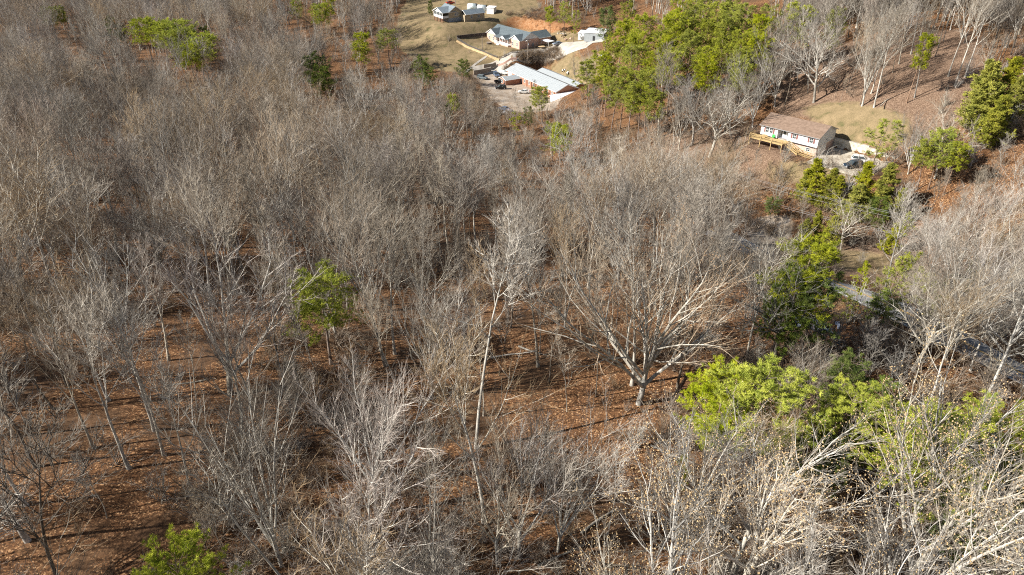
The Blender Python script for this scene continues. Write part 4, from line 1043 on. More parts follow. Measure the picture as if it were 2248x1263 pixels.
# tarp and small loose things
p = at(1790, 716); o = np.random.default_rng(5)
gxx, gyy = np.meshgrid(np.linspace(-3.2, 3.2, 14), np.linspace(-1.6, 1.6, 8), indexing='ij')
gz = .35 + .22 * np.sin(gxx * 2.1 + gyy) + o.normal(0, .10, gxx.shape)
v1 = np.stack([gxx, gyy, gz], -1).reshape(-1, 3); v2 = v1 - [0, 0, .04]; nv = len(v1); ii = np.arange(nv).reshape(gxx.shape)
q = np.stack([ii[:-1,:-1], ii[1:,:-1], ii[1:,1:], ii[:-1,1:]], -1).reshape(-1, 4)
t = link_obj('tarpaulin', np_mesh('tarpaulin', np.r_[v1, v2], np.r_[q, q[:, ::-1] + nv], mats=[M['tarp']])); t.location = p; t.rotation_euler = (0, 0, -.4)
tag(t, 'crumpled pale blue tarpaulin on the ground below the roadside pine', 'tarp')
def rock_heap(name, px, py, label, nrock, rad, mat, seed):
    p = at(px, py); rg = random.Random(seed); o = empty(name, p); tag(o, label, 'rocks')
    import bmesh
    for k in range(nrock):
        bm = bmesh.new(); bmesh.ops.create_icosphere(bm, subdivisions=1, radius=rg.uniform(.3, .65))
        for vv in bm.verts: vv.co *= rg.uniform(.75, 1.15); vv.co.z *= .75
        m = bpy.data.meshes.new('rock'); bm.to_mesh(m); bm.free(); m.materials.append(M[mat])
        ob = link_obj('rock', m, o); ob.location = (rg.uniform(-rad, rad), rg.uniform(-.8, .8), rg.uniform(.1, .5))
rock_heap('rock_pile', 1243, 76, 'row of pale rocks between lawn and clay bank', 16, 4.0, 'concrete', 3)
rock_heap('firewood_heap', 1246, 88, 'small heap of rubble on the lawn above the driveway', 7, 1.5, 'brick_rose', 4)
tag(bpy.data.objects['firewood_heap'], cat='rubble'); bpy.data.objects['firewood_heap'].name = 'rubble_heap'
fp = at(1074, 97); o = empty('fire_pit', fp); tag(o, 'dark round fire pit on the ranch house front lawn', 'fire pit')
b = MB(); b.tube([(0,0,-.1),(0,0,.75)], [1.1,1.3], 14); b.build('bowl', M['dark_wood'], o)
b = MB(); b.tube([(0,0,.76),(0,0,.82)], [1.35,1.35], 14); b.build('lid', M['old_wood'], o)
# ------------------------------------------------------------------ where the trees stand
LOOK = {'forest': ['straight grey bare tree', 'straight tan twigged bare tree', 'straight pale bare tree', 'straight dark barked bare tree', 'straight mauve twigged bare tree', 'straight white barked bare tree', 'straight brown grey bare tree', 'straight ash grey bare tree', 'straight sandy bare tree'],
 'vase': ['bushy mauve bare tree', 'bushy grey bare tree', 'bushy pale mauve bare tree', 'bushy whitish bare tree', 'bushy dark limbed bare tree', 'bushy tan bare tree'],
 'slender': ['slim grey bare tree', 'slim dark bare tree', 'slim whitish bare tree'],
 'spreading': ['spreading grey bare tree', 'spreading white limbed bare tree', 'spreading dark limbed bare tree'],
 'tulip': ['white limbed tan podded tree', 'pale tan podded tree'],
 'sycamore': ['huge many limbed tree with brown seed balls'],
 'thin': ['thin dark bare pole tree', 'thin grey bare pole tree', 'thin tan bare pole tree'],
 'pine': ['tall green pine'] * 4, 'pine_round': ['round crowned green pine'] * 2, 'pine_airy': ['airy thin branched pine'] * 2,
 'pine_dark': ['dark green pine'] * 2, 'cedar': ['pointed olive green cedar'] * 3}
EVER = ('pine', 'pine_round', 'pine_airy', 'pine_dark', 'cedar')
rng = np.random.default_rng(7); rd = random.Random(11)
T = []       # placed trees: kind, variant, x, y, z, scale, turn, extra label
def put(kind, x, y, Ht=None, var=None, turn=None, label=None, tilt=(0, 0), wide=1.0, sky=None):
    wide *= {'pine_round': 1.3, 'pine': 1.2, 'pine_dark': 1.2}.get(kind, 1.0)
    k = V[kind]; var = rd.randrange(len(k)) if var is None else var % len(k)
    s = (Ht or k[var][4] * rd.uniform(.82, 1.12)) / k[var][4]
    T.append(dict(kind=kind, var=var, x=x, y=y, z=float(zf(x, y)), s=s, turn=rd.uniform(0, 6.28) if turn is None else turn, label=label, tilt=tilt, wide=wide))
def base(kind, px, py, Ht=None, var=None, **k): p = hit(px, py); put(kind, p[0], p[1], Ht, var, **k)
def top(kind, px, py, Ht, var=None, **k): p = hit(px, py, Ht); put(kind, p[0], p[1], Ht, var, **k)

base('sycamore', 1402, 888, 29.5, 0, turn=1.0, label='huge many limbed tree with brown seed balls, largest in the wood', wide=1.05)
base('vase', 505, 868, 25, 0, wide=1.25); top('vase', 775, 775, 21, 2); top('vase', 1085, 885, 21, 1); top('vase', 1240, 880, 20, 3)
top('vase', 1140, 930, 18, 0); base('slender', 1045, 985, 30, 2, wide=1.35); top('forest', 830, 425, 25, 2); top('forest', 1190, 462, 24, 0, wide=1.2)
top('vase', 1010, 560, 19, 1); top('vase', 700, 480, 20, 3); top('vase', 910, 420, 23, 1); top('forest', 1310, 330, 25, 5)
for px, py, hh, v in ((360,1000,24,0),(285,1030,25,2),(205,985,23,0),(60,1110,22,2),(120,900,22,3),(420,1090,20,0),(30,960,24,5),(240,880,21,1),(330,880,23,3),(90,760,25,2)):
    base('forest', px, py, hh, v, tilt=(rd.uniform(-.05,.05), rd.uniform(-.12,-.02)))
top('spreading', 1882, 415, 15, 1); base('spreading', 2200, 735, 31, 1, wide=1.1); base('forest', 2040, 890, 22, 5); base('forest', 2160, 880, 26, 2)
top('spreading', 2110, 520, 20, 1); base('spreading', 1700, 800, 20, 0); base('forest', 1640, 790, 22, 2)
for x, y, hh, v in ((19,38,27,0),(30,35,27,1),(25,28,26,0),(36,30,25,1),(15,44,24,0),(22,46,23,1),(41,50,27,0),(47,45,26,1),(8,36,19,0),(37,43,28,1),(12,33,24,1),(43,36,27,0)): put('tulip', x, y, hh, v, wide=1.05)
for px, py, hh, k, v in ((2010,765,17,'forest',3),(2075,790,18,'spreading',0),(2130,815,19,'forest',2),(1962,738,13,'forest',3),(2240,860,20,'vase',3),(2185,830,20,'spreading',1),(2040,745,16,'slender',1),(2105,760,17,'vase',2),(1990,790,15,'vase',1)): base(k, px, py, hh, v)
base('forest', 1575, 1195, 17, 2, wide=1.2); base('forest', 1655, 1165, 18, 5, wide=1.2); base('slender', 1330, 1200, 16, 2); base('slender', 1420, 1180, 17, 0)
for px, py, hh, k, v in ((905,790,19,'slender',0),(965,905,17,'slender',1),(1205,838,20,'forest',3),(1185,780,18,'slender',0),(1295,775,20,'forest',6),(1308,872,19,'slender',1),(1095,825,17,'thin',0),
    (1245,905,15,'thin',2),(872,862,18,'forest',7),(925,700,22,'forest',0),(1120,720,22,'forest',3),(1030,745,20,'slender',1),(1240,720,21,'forest',8),(1345,800,17,'slender',2),(640,900,18,'slender',0),(560,905,20,'forest',6),(610,800,21,'forest',3),(700,860,16,'thin',1)):
    base(k, px, py, hh, v, wide=.85)
for px, py, hh, v, k in ((1919,236,30,2,'forest'),(1912,206,24,2,'forest'),(2008,215,24,0,'forest'),(2082,168,30,5,'forest'),(2096,190,31,2,'forest'),
    (2118,170,30,0,'forest'),(2160,150,25,3,'forest'),(2225,105,27,3,'forest'),(1722,232,27,3,'forest'),(1815,172,27,3,'forest'),(1790,175,22,3,'forest'),
    (1858,205,20,1,'slender'),(1888,230,17,1,'slender'),(1843,232,9,1,'slender'),(1833,216,8,1,'slender'),(1880,160,22,3,'forest'),(1905,185,22,0,'forest'),
    (1960,160,20,3,'forest'),(2000,120,26,0,'forest'),(1750,180,22,0,'slender'),(1770,150,24,3,'forest'),(1700,170,24,3,'forest'),(1660,200,24,3,'forest')):
    base(k, px, py, hh, v, wide=.85)
base('spreading', 1557, 345, 25, 1, wide=1.25); base('vase', 1652, 280, 24, 3, wide=1.15); base('spreading', 1606, 305, 21, 1, tilt=(0, .3)); base('vase', 1490, 330, 23, 1, wide=1.1); base('spreading', 1520, 320, 22, 0); base('vase', 1590, 290, 24, 1); base('forest', 1478, 320, 20, 0)
top('spreading', 2110, 215, 19, 1); top('vase', 2040, 230, 17, 3); top('spreading', 1830, 30, 24, 0); top('vase', 1740, 30, 26, 3); top('vase', 1950, 10, 26, 3)
for _ in range(46):
    px, py = rng.uniform(1690, 2240), rng.uniform(60, 215)
    if 1880 < px < 2110 and py > 150: continue
    base('forest', px, py, rng.uniform(18, 26), int(rng.choice([3, 6, 7, 4])), wide=.7)
for px, py, hh, k in ((1700,430,6,'pine_dark'),(1870,450,7,'pine_airy'),(2000,470,7,'pine_airy'),(1760,520,6,'pine_dark'),(2040,590,8,'pine_airy'),(1870,640,6,'pine_airy'),(1960,640,7,'pine_dark'),(2060,650,8,'pine_airy'),(2110,600,7,'pine_dark')):
    top(k, px, py, hh, wide=1.5)
top('vase', 1300, 95, 15, 3); top('vase', 1265, 110, 14, 1)
for px, py, hh, v in ((1047,168,13,1),(1062,190,13,0),(1078,212,12,3),(1098,224,12,1),(1033,158,13,4),(1150,196,13,5),(1205,196,13,1),(1228,206,12,0),(1120,228,11,2),(1172,222,12,4)): top('vase', px, py, hh, v)
top('pine', 1192, 190, 13, 1, wide=1.5); top('pine_dark', 1160, 232, 9, 0, wide=1.1); top('pine_round', 1232, 268, 14, 0, wide=.8)
top('slender', 1180, 175, 14, 0); top('slender', 1140, 190, 13, 2)

pines = [(1367,38,24),(1421,28,25),(1453,50,24),(1491,22,26),(1528,4,26),(1503,30,25),(1577,2,26),(1604,22,25),(1590,66,22),(1550,92,22),(1565,112,21),
 (1663,28,24),(1671,66,22),(1631,4,25),(1394,94,22),(1437,102,22),(1351,81,22),(1330,112,20),(1372,146,20),(1429,148,20),(1390,172,19),(1351,165,18),
 (1407,64,24),(1470,75,24),(1520,60,24),(1645,60,22),(1480,110,22),(1620,100,20),(1412,180,18),(1335,140,18),(1776,2,22),(1550,40,24),(1440,190,17),(1640,120,19),(1700,10,22),(1600,-10,25),(1555,-15,25),(1515,-10,25)]
for px, py, hh in pines: top('pine', px, py, hh, wide=rd.uniform(.95, 1.25))
for px, py, hh in ((1294,130,17),(1308,106,18),(1185,188,12),(1135,245,9),(1945,256,14),(1215,262,13),(1240,275,11)): top('pine_airy', px, py, hh, wide=1.7)
top('pine_round', 692, 588, 15.5, 0, label='lone round crowned pine standing bright green inside the bare wood')
for px, py, hh, k, v, w in ((1600,830,15,'pine_round',1,1.0),(1690,800,17,'pine_round',0,1.05),(1850,848,15,'pine_round',1,.95),(1900,870,12,'pine_dark',0,1.0),(2030,905,14,'pine_round',0,1.0),
   (2120,884,17,'pine_round',1,1.1),(2220,890,16,'pine_round',0,1.1),(385,1238,15,'pine_round',1,.9),(1780,528,20,'pine',1,1.25),(1735,572,17,'pine_dark',1,.8),(1812,575,17,'pine_dark',0,.85),(1880,770,11,'pine_dark',0,1.0),(1930,825,10,'pine_dark',1,1.0),
   (1505,985,8,'pine_airy',0,.8),(2010,543,10,'pine_airy',1,1.1),(1980,558,9,'pine_airy',0,1.1),(1905,570,8,'pine_airy',0,1.0),(1945,595,7,'pine_airy',1,1.0),(2150,570,8,'pine_dark',0,1.0),
   (2170,1085,12,'pine_dark',0,1.2),(2235,1050,12,'pine_dark',1,1.2),(1790,940,10,'pine_dark',1,1.0),(1840,960,10,'pine_dark',0,1.0),
   (2082,280,15,'pine_round',0,.9),(2110,310,13,'pine',1,1.1),(2050,300,13,'pine',2,1.1),(2035,70,18,'pine',1,.8),(1835,15,20,'pine',2,.9),
   (1000,203,11,'pine_round',1,.8),(985,225,9,'pine_dark',1,.9),(925,120,14,'pine_dark',0,1.2),(940,142,11,'pine_dark',1,1.2),(1015,130,10,'pine_dark',1,1.4),(690,112,18,'pine_dark',0,1.3),(708,138,16,'pine_dark',1,1.2),
   (785,70,17,'pine',1,1.5),(797,92,15,'pine',2,1.4),(850,62,17,'pine',3,1.5),(100,12,16,'pine_round',0,1.0),(130,10,16,'pine',0,1.2),(240,32,15,'pine_dark',0,1.0),(262,50,12,'pine_dark',1,1.0),
   (310,36,19,'pine_round',0,1.2),(345,38,20,'pine_round',1,1.25),(380,40,21,'pine_round',0,1.25),(408,50,20,'pine_round',1,1.2),(425,72,19,'pine_round',1,1.25),(408,92,17,'pine_round',0,1.2),(445,55,14,'pine_dark',1,.9),
   (715,-10,18,'pine',1,1.2),(700,5,17,'pine_round',0,.9),(645,-6,17,'pine',2,1.1),(1210,12,15,'pine',1,1.1),(1240,4,16,'pine',2,1.1),(1262,20,14,'pine_airy',0,1.0),(1335,10,18,'pine_dark',0,1.0),(1380,-4,20,'pine',0,1.0),(942,0,9,'pine_dark',1,.7),
   (1800,345,12,'cedar',0,1.45),(1828,368,11,'cedar',1,1.4),(1850,384,10,'cedar',2,1.3),(1775,370,9,'cedar',0,1.3),(1918,355,12,'cedar',1,1.4),(1962,358,14,'cedar',2,1.5),(1890,400,10,'cedar',0,1.6),(1830,470,8,'cedar',1,1.7),(1940,430,10,'pine_dark',0,1.1),(1985,410,9,'cedar',0,1.1),(1968,486,8,'cedar',1,1.5),
   (1800,460,8,'cedar',2,1.2),(1775,480,7,'cedar',0,1.2),(2190,128,17,'cedar',0,1.5),(2225,120,16,'cedar',1,1.4),(2170,165,14,'cedar',2,1.4),(2205,205,13,'cedar',0,1.4),(2240,160,14,'cedar',1,1.3)):
    top(k, px, py, hh, v, wide=w)
n_hand = len(T)
BRIGHT = [(1965,905),(2100,885),(2248,892),(2248,970),(1985,980)]
LONE = [(620,590),(690,575),(765,640),(760,700),(690,750),(635,730)]; LONEY = hit(692, 588, 15.5)[1] + 1
SUNNY = [(t['x'], t['y']) for t in T if t['kind'] == 'pine_round' and t['y'] < 130]
for t in T:
    Hk, cr = V[t['kind']][t['var']][4], V[t['kind']][t['var']][3]
    Ht = Hk * t['s']; d = math.dist((t['x'], t['y'], t['z'] + Ht * .7), (0, 0, CAM_H)); ev = t['kind'] in EVER
    t['scr'] = (*proj(t['x'], t['y'], t['z'] + Ht * (.75 if ev else .68)), cr * t['s'] * t['wide'] * FPX / d, Ht * (.26 if ev else .32) * FPX / d * .9, d, .92 if ev or t['kind'] == 'sycamore' else .62)
SCR = np.array([t['scr'] for t in T])

KEEP = [[(885,40),(955,0),(1130,0),(1190,25),(1330,60),(1325,100),(1275,140),(1270,214),(1200,232),(1160,226),(1075,205),(1042,180),(1000,150),(940,140),(905,110)],
        [(1660,250),(1760,235),(1960,232),(2000,270),(1950,330),(1900,375),(1860,385),(1800,352),(1740,350),(1650,320)],
        [(1826,602),(1880,610),(2000,680),(1990,705),(1900,690),(1826,650)], [(1885,150),(2000,110),(2110,120),(2110,225),(1950,250),(1790,240)],
        [(1660,480),(1700,470),(1720,500),(1660,540)], [(1060,240),(1150,240),(1150,262),(1060,262)]]
NOBASE = [YARD, KEEP[0], [(1035,150),(1110,140),(1280,200),(1235,250),(1100,262),(1040,210)], [(1200,130),(1350,110),(1350,180),(1265,190)]] + KEEP[1:3] + [[(1290,70),(1360,70),(1350,110),(1290,100)]]
THIN = [([(840,660),(1430,660),(1430,960),(900,980)], .48), ([(60,720),(560,720),(560,960),(60,960)], .45), ([(1270,1010),(1560,1010),(1540,1300),(1270,1300)], .35), ([(0,960),(420,960),(420,1290),(0,1290)], .55),
        ([(1760,195),(1900,130),(2140,100),(2140,340),(1700,340),(1690,240)], .10), ([(1650,400),(2150,400),(2100,640),(1800,620),(1640,560)], .75), ([(1780,620),(1920,640),(2000,720),(2000,800),(1800,760)], .3),
        ([(1290,-50),(1700,-50),(1700,330),(1300,300)], .25), ([(1420,300),(1680,300),(1680,420),(1420,420)], .5)]
hand = np.array([(t['x'], t['y']) for t in T])
road_far = lambda x, y: np.min(np.hypot(road_line[:, 0] - x, road_line[:, 1] - y))
cand = []
yy = 20.0
while yy < 640:
    sp = 6.8 if yy < 140 else (7.4 if yy < 260 else 8.3)
    hw = 0.78 * yy + 34
    for xx in np.arange(-hw, hw, sp): cand.append((xx + rng.uniform(-.45, .45) * sp, yy + rng.uniform(-.45, .45) * sp))
    yy += sp
DENSE = [[(1130,-70),(1720,-70),(1720,20),(1420,40),(1300,60),(1190,40)], [(1700,-70),(2300,-70),(2300,110),(2130,60),(1700,70)], [(1930,650),(2300,700),(2300,900),(2080,860),(1900,720)], [(1665,70),(1900,50),(1890,140),(1770,190),(1690,225)],
         [(1010,170),(1060,180),(1130,265),(1280,240),(1400,330),(1100,360),(950,260)]]
for q in DENSE:
    W_ = [hit(*p) for p in q]; xs = [p[0] for p in W_]; ys = [p[1] for p in W_]
    for _ in range(int((max(xs) - min(xs)) * (max(ys) - min(ys)) / (22 if q in (DENSE[1], DENSE[3]) else 45))):
        x, y = rng.uniform(min(xs), max(xs)), rng.uniform(min(ys), max(ys)); px, py = proj(x, y, float(zf(x, y)))
        if inpoly(px, py, q): cand.append((x, y))
KINDS = ['forest'] * 50 + ['vase'] * 22 + ['slender'] * 16 + ['spreading'] * 3 + ['thin'] * 9
for x, y in cand:
    z = float(zf(x, y)); px, py = proj(x, y, z)
    if y * CP - (z - CAM_H) * SP < 8: continue
    kind = KINDS[rng.integers(100)]
    q = 1.0
    for poly, pr in THIN:
        if inpoly(px, py, poly): q = min(q, pr); 
    if q < 1 and kind in ('vase', 'spreading') and rng.random() < .8: kind = 'slender'
    if rng.random() > q or any(inpoly(px, py, p) for p in NOBASE): continue
    if np.min(np.hypot(hand[:, 0] - x, hand[:, 1] - y)) < 2.6 or road_far(x, y) < 5.5: continue
    if kind == 'spreading' and y > 60 and q == 1: kind = kind if rng.random() < .6 else 'forest'
    var = int(rng.integers(len(V[kind]))); Hk = V[kind][var][4]; Ht = Hk * rng.uniform(.72, 1.08); cr = V[kind][var][3] * Ht / Hk
    if x > 45 and y < 170: Ht *= .8
    sx, sy = [], []
    for f_ in (.3, .45, .6, .75, .9, 1.0):
        for dx in (-cr * .7, 0, cr * .7):
            a_, b_ = proj(x + dx, y, z + Ht * f_); sx.append(a_); sy.append(b_)
    blocked = True
    for kf in (1.0, .72, .5, .34):
        sx, sy = [], []
        for f_ in (.3, .45, .6, .75, .9, 1.0):
            for dx in (-cr * kf * .6, 0, cr * kf * .6):
                a_, b_ = proj(x + dx, y, z + Ht * kf * f_); sx.append(a_); sy.append(b_)
        if not any(inpoly(sx, sy, p).any() for p in (KEEP + [LONE, BRIGHT] if y < LONEY else KEEP)): blocked = False; break
    if blocked: continue
    Ht *= kf; cr *= kf
    if any((abs(y - ty) < 5) and (-19 < x - tx < 1.5) for tx, ty in SUNNY): continue
    d = math.dist((x, y, z + Ht * .7), (0, 0, CAM_H)); near_ = SCR[SCR[:, 4] > d - 2]
    if len(near_):
        e = ((np.array(sx[6:])[:, None] - near_[None, :, 0]) / near_[None, :, 2]) ** 2 + ((np.array(sy[6:])[:, None] - near_[None, :, 1]) / near_[None, :, 3]) ** 2
        hitk = (e < .8).any(0)
        if hitk.any() and rng.random() < near_[hitk, 5].max(): continue
    if (max(sx) < -60 and (y > 140 or max(sx) < -600)) or min(sx) > 2310 or min(sy) > 1330 or max(py, max(sy)) < -60: continue
    T.append(dict(kind=kind, var=var, x=x, y=y, z=z, s=Ht / Hk, turn=rng.uniform(0, 6.28), label=None, tilt=tuple(rng.normal(0, .035, 2)), wide=rng.uniform(.9, 1.25)))

# the 300 bare trees that show largest, and every evergreen, are things of their own; the rest of the wood is one mass
for t in T:
    Hk, cr = V[t['kind']][t['var']][4], V[t['kind']][t['var']][3]
    t['H'] = Hk * t['s']
    t['pc'] = proj(t['x'], t['y'], t['z'] + t['H'] * .68)
    t['pt'] = proj(t['x'], t['y'], t['z'] + t['H'])
    d = math.dist((t['x'], t['y'], t['z'] + t['H'] * .6), (0, 0, CAM_H))
    vis = -40 < t['pc'][0] < 2290 and -30 < t['pc'][1] < 1290
    t['size'] = (t['H'] * cr / d ** 2) if vis else 0
    t['ever'] = t['kind'] in EVER
bare = sorted([t for t in T if not t['ever']], key=lambda t: -t['size'] - (1 if t['label'] else 0))
single, mass = bare[:300], bare[300:]
ever = [t for t in T if t['ever']]

# ------------------------------------------------------------------ labels: look, then the way from a landmark and the rank on that way
MARKS = [('the lone round pine', 692, 665), ('the huge seed ball tree', 1430, 640), ('the white house', 1745, 290), ('the long brick hall', 1185, 185), ('the ranch house', 1140, 85),
 ('the tan house', 1000, 30), ('the roadside pines', 1770, 610), ('the grey road', 1910, 660), ('the lowest pine top', 370, 1235), ('the bright corner pine', 2140, 930),
 ('the twin pine crowns', 1680, 850), ('the far pine clump', 380, 75), ('the dark pine pair', 695, 140), ('the airy pine by the hall', 1190, 220)]
EDGE = [('the top left corner', 0, 0), ('the left edge middle', 0, 600), ('the bottom left corner', 0, 1263), ('the bottom edge middle', 1124, 1263), ('the bottom right corner', 2248, 1263), ('the top right corner', 2248, 0)]
DIRS = ['right of', 'above right of', 'above', 'above left of', 'left of', 'below left of', 'below', 'below right of']
ORD = ['nearest'] + ['second', 'third', 'fourth', 'fifth', 'sixth', 'seventh', 'eighth', 'ninth', 'tenth', 'eleventh', 'twelfth', 'thirteenth', 'fourteenth', 'fifteenth', 'sixteenth', 'seventeenth', 'eighteenth', 'nineteenth', 'twentieth']
buckets = {}
for t in single + ever:
    if t['label']: continue
    best = min(MARKS + EDGE, key=lambda m: math.hypot(t['pc'][0] - m[1], t['pc'][1] - m[2]) * (1.25 if m in EDGE else 1))
    a = math.atan2(best[2] - t['pc'][1], t['pc'][0] - best[1]); di = DIRS[int(round(a / (math.pi / 4))) % 8]
    look = LOOK[t['kind']][t['var']]
    buckets.setdefault((look, best[0], di), []).append((math.hypot(t['pc'][0] - best[1], t['pc'][1] - best[2]), id(t), t))
for (look, mk, di), ls in buckets.items():
    ls.sort(key=lambda q: q[:2])
    for k, (_, _, t) in enumerate(ls):
        o = ORD[k] if k < len(ORD) else 'number %d' % (k + 1)
        if len(ls) == 1: t['label'] = '%s, %s %s' % (look, di, mk)
        elif k == 0: t['label'] = '%s, nearest one %s %s' % (look, di, mk)
        else: t['label'] = '%s, %s nearest %s %s' % (look, o, di, mk)
GROUP = {'pine': 'tall pines', 'pine_round': 'round crowned pines', 'pine_airy': 'airy pines', 'pine_dark': 'dark pines', 'cedar': 'cedars', 'tulip': 'trees with tan seed pods'}
proto = {}
def make(t):
    tm, cm, pm, cr, Hk = V[t['kind']][t['var']]
    nm = {'pine': 'pine_tree', 'pine_round': 'pine_tree', 'pine_airy': 'pine_tree', 'pine_dark': 'pine_tree', 'cedar': 'cedar_tree'}.get(t['kind'], 'bare_tree')
    o = empty(nm, (t['x'], t['y'], t['z']), t['turn'])
    o.rotation_euler = (t['tilt'][0], t['tilt'][1], t['turn']); o.scale = (t['s'] * t['wide'], t['s'] * t['wide'], t['s'])
    tag(o, t['label'], 'tree', GROUP.get(t['kind'], 'bare trees of the wood'))
    a = link_obj('trunk', tm, o); c = link_obj('crown', cm, o)
    if pm: tag(link_obj('seed_pods', pm, o), kind='stuff')
    proto.setdefault((t['kind'], t['var']), (a, c))
for t in single + ever: make(t)

def scatter(name, pts, protos, label, cat=None):
    """one mass of many: points that carry turn, size and which plant stands there"""
    me = bpy.data.meshes.new(name); me.vertices.add(len(pts))
    me.vertices.foreach_set('co', np.array([p[:3] for p in pts], np.float32).ravel())
    for an, ty, col in (('turn', 'FLOAT_VECTOR', None), ('size', 'FLOAT_VECTOR', None), ('which', 'INT', 7)):
        at_ = me.attributes.new(an, ty, 'POINT')
        if an == 'turn': at_.data.foreach_set('vector', np.array([p[3] for p in pts], np.float32).ravel())
        elif an == 'size': at_.data.foreach_set('vector', np.array([p[4] for p in pts], np.float32).ravel())
        else: at_.data.foreach_set('value', np.array([p[5] for p in pts], np.int32))
    o = link_obj(name, me); tag(o, label, cat, kind='stuff')
    g = bpy.data.node_groups.new(name, 'GeometryNodeTree')
    g.interface.new_socket('Geometry', in_out='INPUT', socket_type='NodeSocketGeometry'); g.interface.new_socket('Geometry', in_out='OUTPUT', socket_type='NodeSocketGeometry')
    gi = g.nodes.new('NodeGroupInput'); go = g.nodes.new('NodeGroupOutput'); jn = g.nodes.new('GeometryNodeJoinGeometry')
    def attr(nm, ty):
        a = g.nodes.new('GeometryNodeInputNamedAttribute'); a.data_type = ty; a.inputs['Name'].default_value = nm; return [q for q in a.outputs if q.enabled and q.name == 'Attribute'][0]
    at_t, at_s, at_w = attr('turn', 'FLOAT_VECTOR'), attr('size', 'FLOAT_VECTOR'), attr('which', 'INT')
    for k, objs in enumerate(protos):
        cmp_ = g.nodes.new('FunctionNodeCompare'); cmp_.data_type = 'INT'; cmp_.operation = 'EQUAL'
        ins = [q for q in cmp_.inputs if q.enabled]; g.links.new(at_w, ins[0]); ins[1].default_value = k
        for ob in objs:
            oi = g.nodes.new('GeometryNodeObjectInfo'); oi.transform_space = 'ORIGINAL'; oi.inputs['Object'].default_value = ob
            oi.inputs['As Instance'].default_value = True
            ip = g.nodes.new('GeometryNodeInstanceOnPoints')
            g.links.new(gi.outputs[0], ip.inputs['Points']); g.links.new(cmp_.outputs[0], ip.inputs['Selection']); g.links.new(oi.outputs['Geometry'], ip.inputs['Instance'])
            g.links.new(at_t, ip.inputs['Rotation']); g.links.new(at_s, ip.inputs['Scale'])
            g.links.new(ip.outputs[0], jn.inputs[0])
    g.links.new(jn.outputs[0], go.inputs[0])
    md = o.modifiers.new('scatter', 'NODES'); md.node_group = g
    return o
keys = sorted({(t['kind'], t['var']) for t in mass}); 
for k in keys:
    if k not in proto:
        t = next(t for t in mass if (t['kind'], t['var']) == k); t['label'] = LOOK[k[0]][k[1]] + ' in the far wood'; make(t); mass = [q for q in mass if q is not t]
scatter('far_wood', [(t['x'], t['y'], t['z'], (t['tilt'][0], t['tilt'][1], t['turn']), (t['s'] * t['wide'], t['s'] * t['wide'], t['s']), keys.index((t['kind'], t['var']))) for t in mass],
        [proto[k] for k in keys], 'grey mass of bare trees covering the far slopes')

# ------------------------------------------------------------------ shrubs and underbrush
gard = [(1069,111,2.6,0),(1107,127,3.6,4),(1028,117,2.0,1),(1055,112,2.2,2),(985,92,2.4,3)]
shl = ['twiggy bare shrub beside the short garden pole', 'tall bare shrub with upright stems by the rail fence', 'low bare shrub inside the picket fence corner', 'rounded bare shrub left of the short garden pole', 'bare shrub alone on the tan lawn below the tan house']
shp = [None] * 5
for (px, py, hh, k), lb in zip(gard, shl):
    p = hit(px, py); o = link_obj('bare_shrub', SH[k]); o.location = p; o.scale = (1, 1, 1); o.rotation_euler = (0, 0, k * 1.7)
    tag(o, lb, 'shrub', 'garden shrubs'); shp[k] = o
def brushable(x, y, z, px, py):
    return road_far(x, y) > 4.6 and not any(inpoly(px, py, p) for p in NOBASE)
pts = []
while len(pts) < 4200:
    y = 24 + 400 * rng.random() ** 1.6; x = rng.uniform(-1, 1) * (.76 * y + 15); z = float(zf(x, y)); px, py = proj(x, y, z)
    if y < 30 or not brushable(x, y, z, px, py): continue
    q = .45 + .55 * (math.sin(x * .09 + 2) * math.sin(y * .07) > -.1)
    if x > 35 and y < 260: q = 2.0
    if any(inpoly(px, py, THIN[k][0]) for k in (0, 1, 2, 3)): q *= .10
    if inpoly(px, py, [(1700,60),(2140,60),(2010,330),(1700,250)]): q *= .12
    if rng.random() > q: continue
    s = rng.uniform(.5, 1.9) * (1.25 if x > 35 and y < 170 else 1.0)
    pts.append((x, y, z, (0, 0, rng.uniform(0, 6.28)), (s * 1.1, s * 1.1, s), int(rng.integers(5))))
scatter('underbrush', pts, [(o,) for o in shp], 'brown leafless underbrush on the wood floor')
pts = []
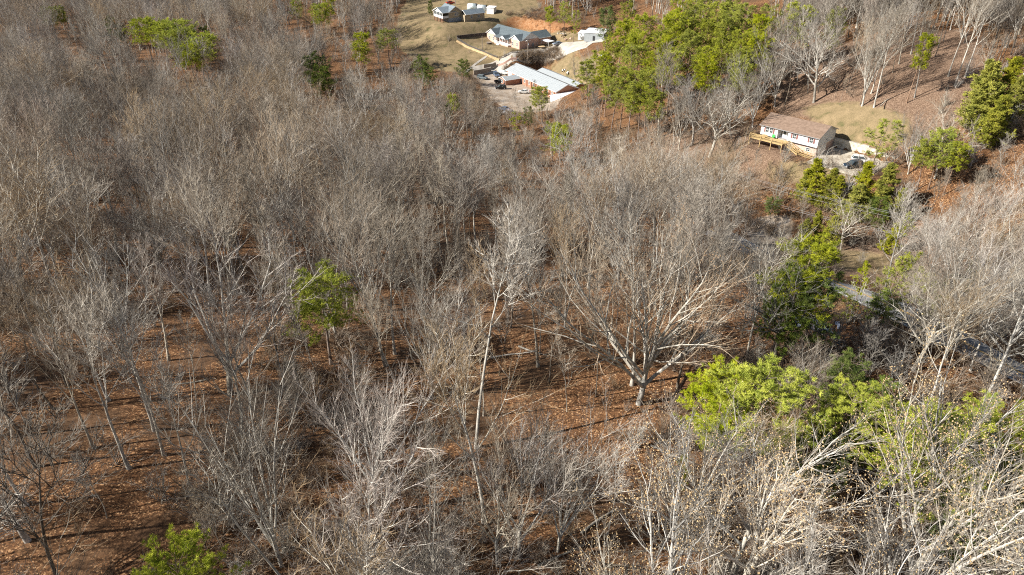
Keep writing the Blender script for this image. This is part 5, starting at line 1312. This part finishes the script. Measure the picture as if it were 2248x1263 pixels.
for poly, cnt, sc in (([(1132,122),(1190,113),(1225,106),(1235,128),(1200,148),(1150,142)], 260, .75), ([(1020,170),(1050,180),(1100,245),(1165,265),(1060,280),(1000,230)], 160, 1.0),
                      ([(1100,35),(1180,45),(1290,55),(1280,30),(1150,20)], 150, .8), ([(1105,148),(1128,140),(1130,155),(1105,160)], 40, .5)):
    xs = [p[0] for p in poly]; ys = [p[1] for p in poly]; c = 0
    while c < cnt:
        px, py = rng.uniform(min(xs), max(xs)), rng.uniform(min(ys), max(ys))
        if not inpoly(px, py, poly): continue
        p = hit(px, py); s = sc * rng.uniform(.6, 1.3); c += 1
        pts.append((*p, (0, 0, rng.uniform(0, 6.28)), (s * 1.3, s * 1.3, s), int(rng.integers(4))))
scatter('brush_bank', pts, [(o,) for o in shp], 'tangled tan brush on the banks round the hall and drive')

# fallen logs on the open floor
logs = [(1130,782,7,.2),(1170,775,5,-.6),(980,868,6,.5),(1330,1130,8,.75),(1480,1000,6,-.5),(420,840,6,.3),(1240,1210,7,.6),(1560,940,5,-.9),(1940,228,7,.9),(1990,300,5,.2)]
logl = ['pale forked fallen log beside the dark stump gap', 'short fallen log just right of the pale forked log', 'fallen branch across the open orange floor', 'long pale fallen log among the lowest trees',
        'fallen log at the foot of the green pine', 'fallen log on the sunlit floor among leaning trunks', 'long fallen limb near the bottom edge', 'broken limb under the seed ball tree', 'fallen log on the hillside above the white house', 'thin fallen log at the edge of the hillside lawn']
for (px, py, ln, yw), lb in zip(logs, logl):
    p = hit(px, py); g = Geo(); r_ = np.random.default_rng(int(px))
    q = grow(r_, np.array([[-ln / 2, 0, .15]]), np.array([[1.0, 0, .02]]), np.array([ln]), 8, .05, 0); g.tubes(q, taper(np.array([.16]), 8, .35), 7, 0)
    P, D, L, r = kids(r_, q, taper(np.array([.16]), 8, .35), np.array([ln]), 5, .4, 1, .7, .2, .28, .3, .5)
    q2 = grow(r_, P, D, L, 4, .12, .02); g.tubes(q2, taper(r, 4, .3), 5, 0)
    o = link_obj('fallen_log', g.mesh('fallen_log', [M['bark']], True)); o.location = p; o.rotation_euler = (0, 0, yw); tag(o, lb, 'log', 'fallen logs')
print('trees', len(T), 'single', len(single), 'ever', len(ever), 'mass', len(mass))
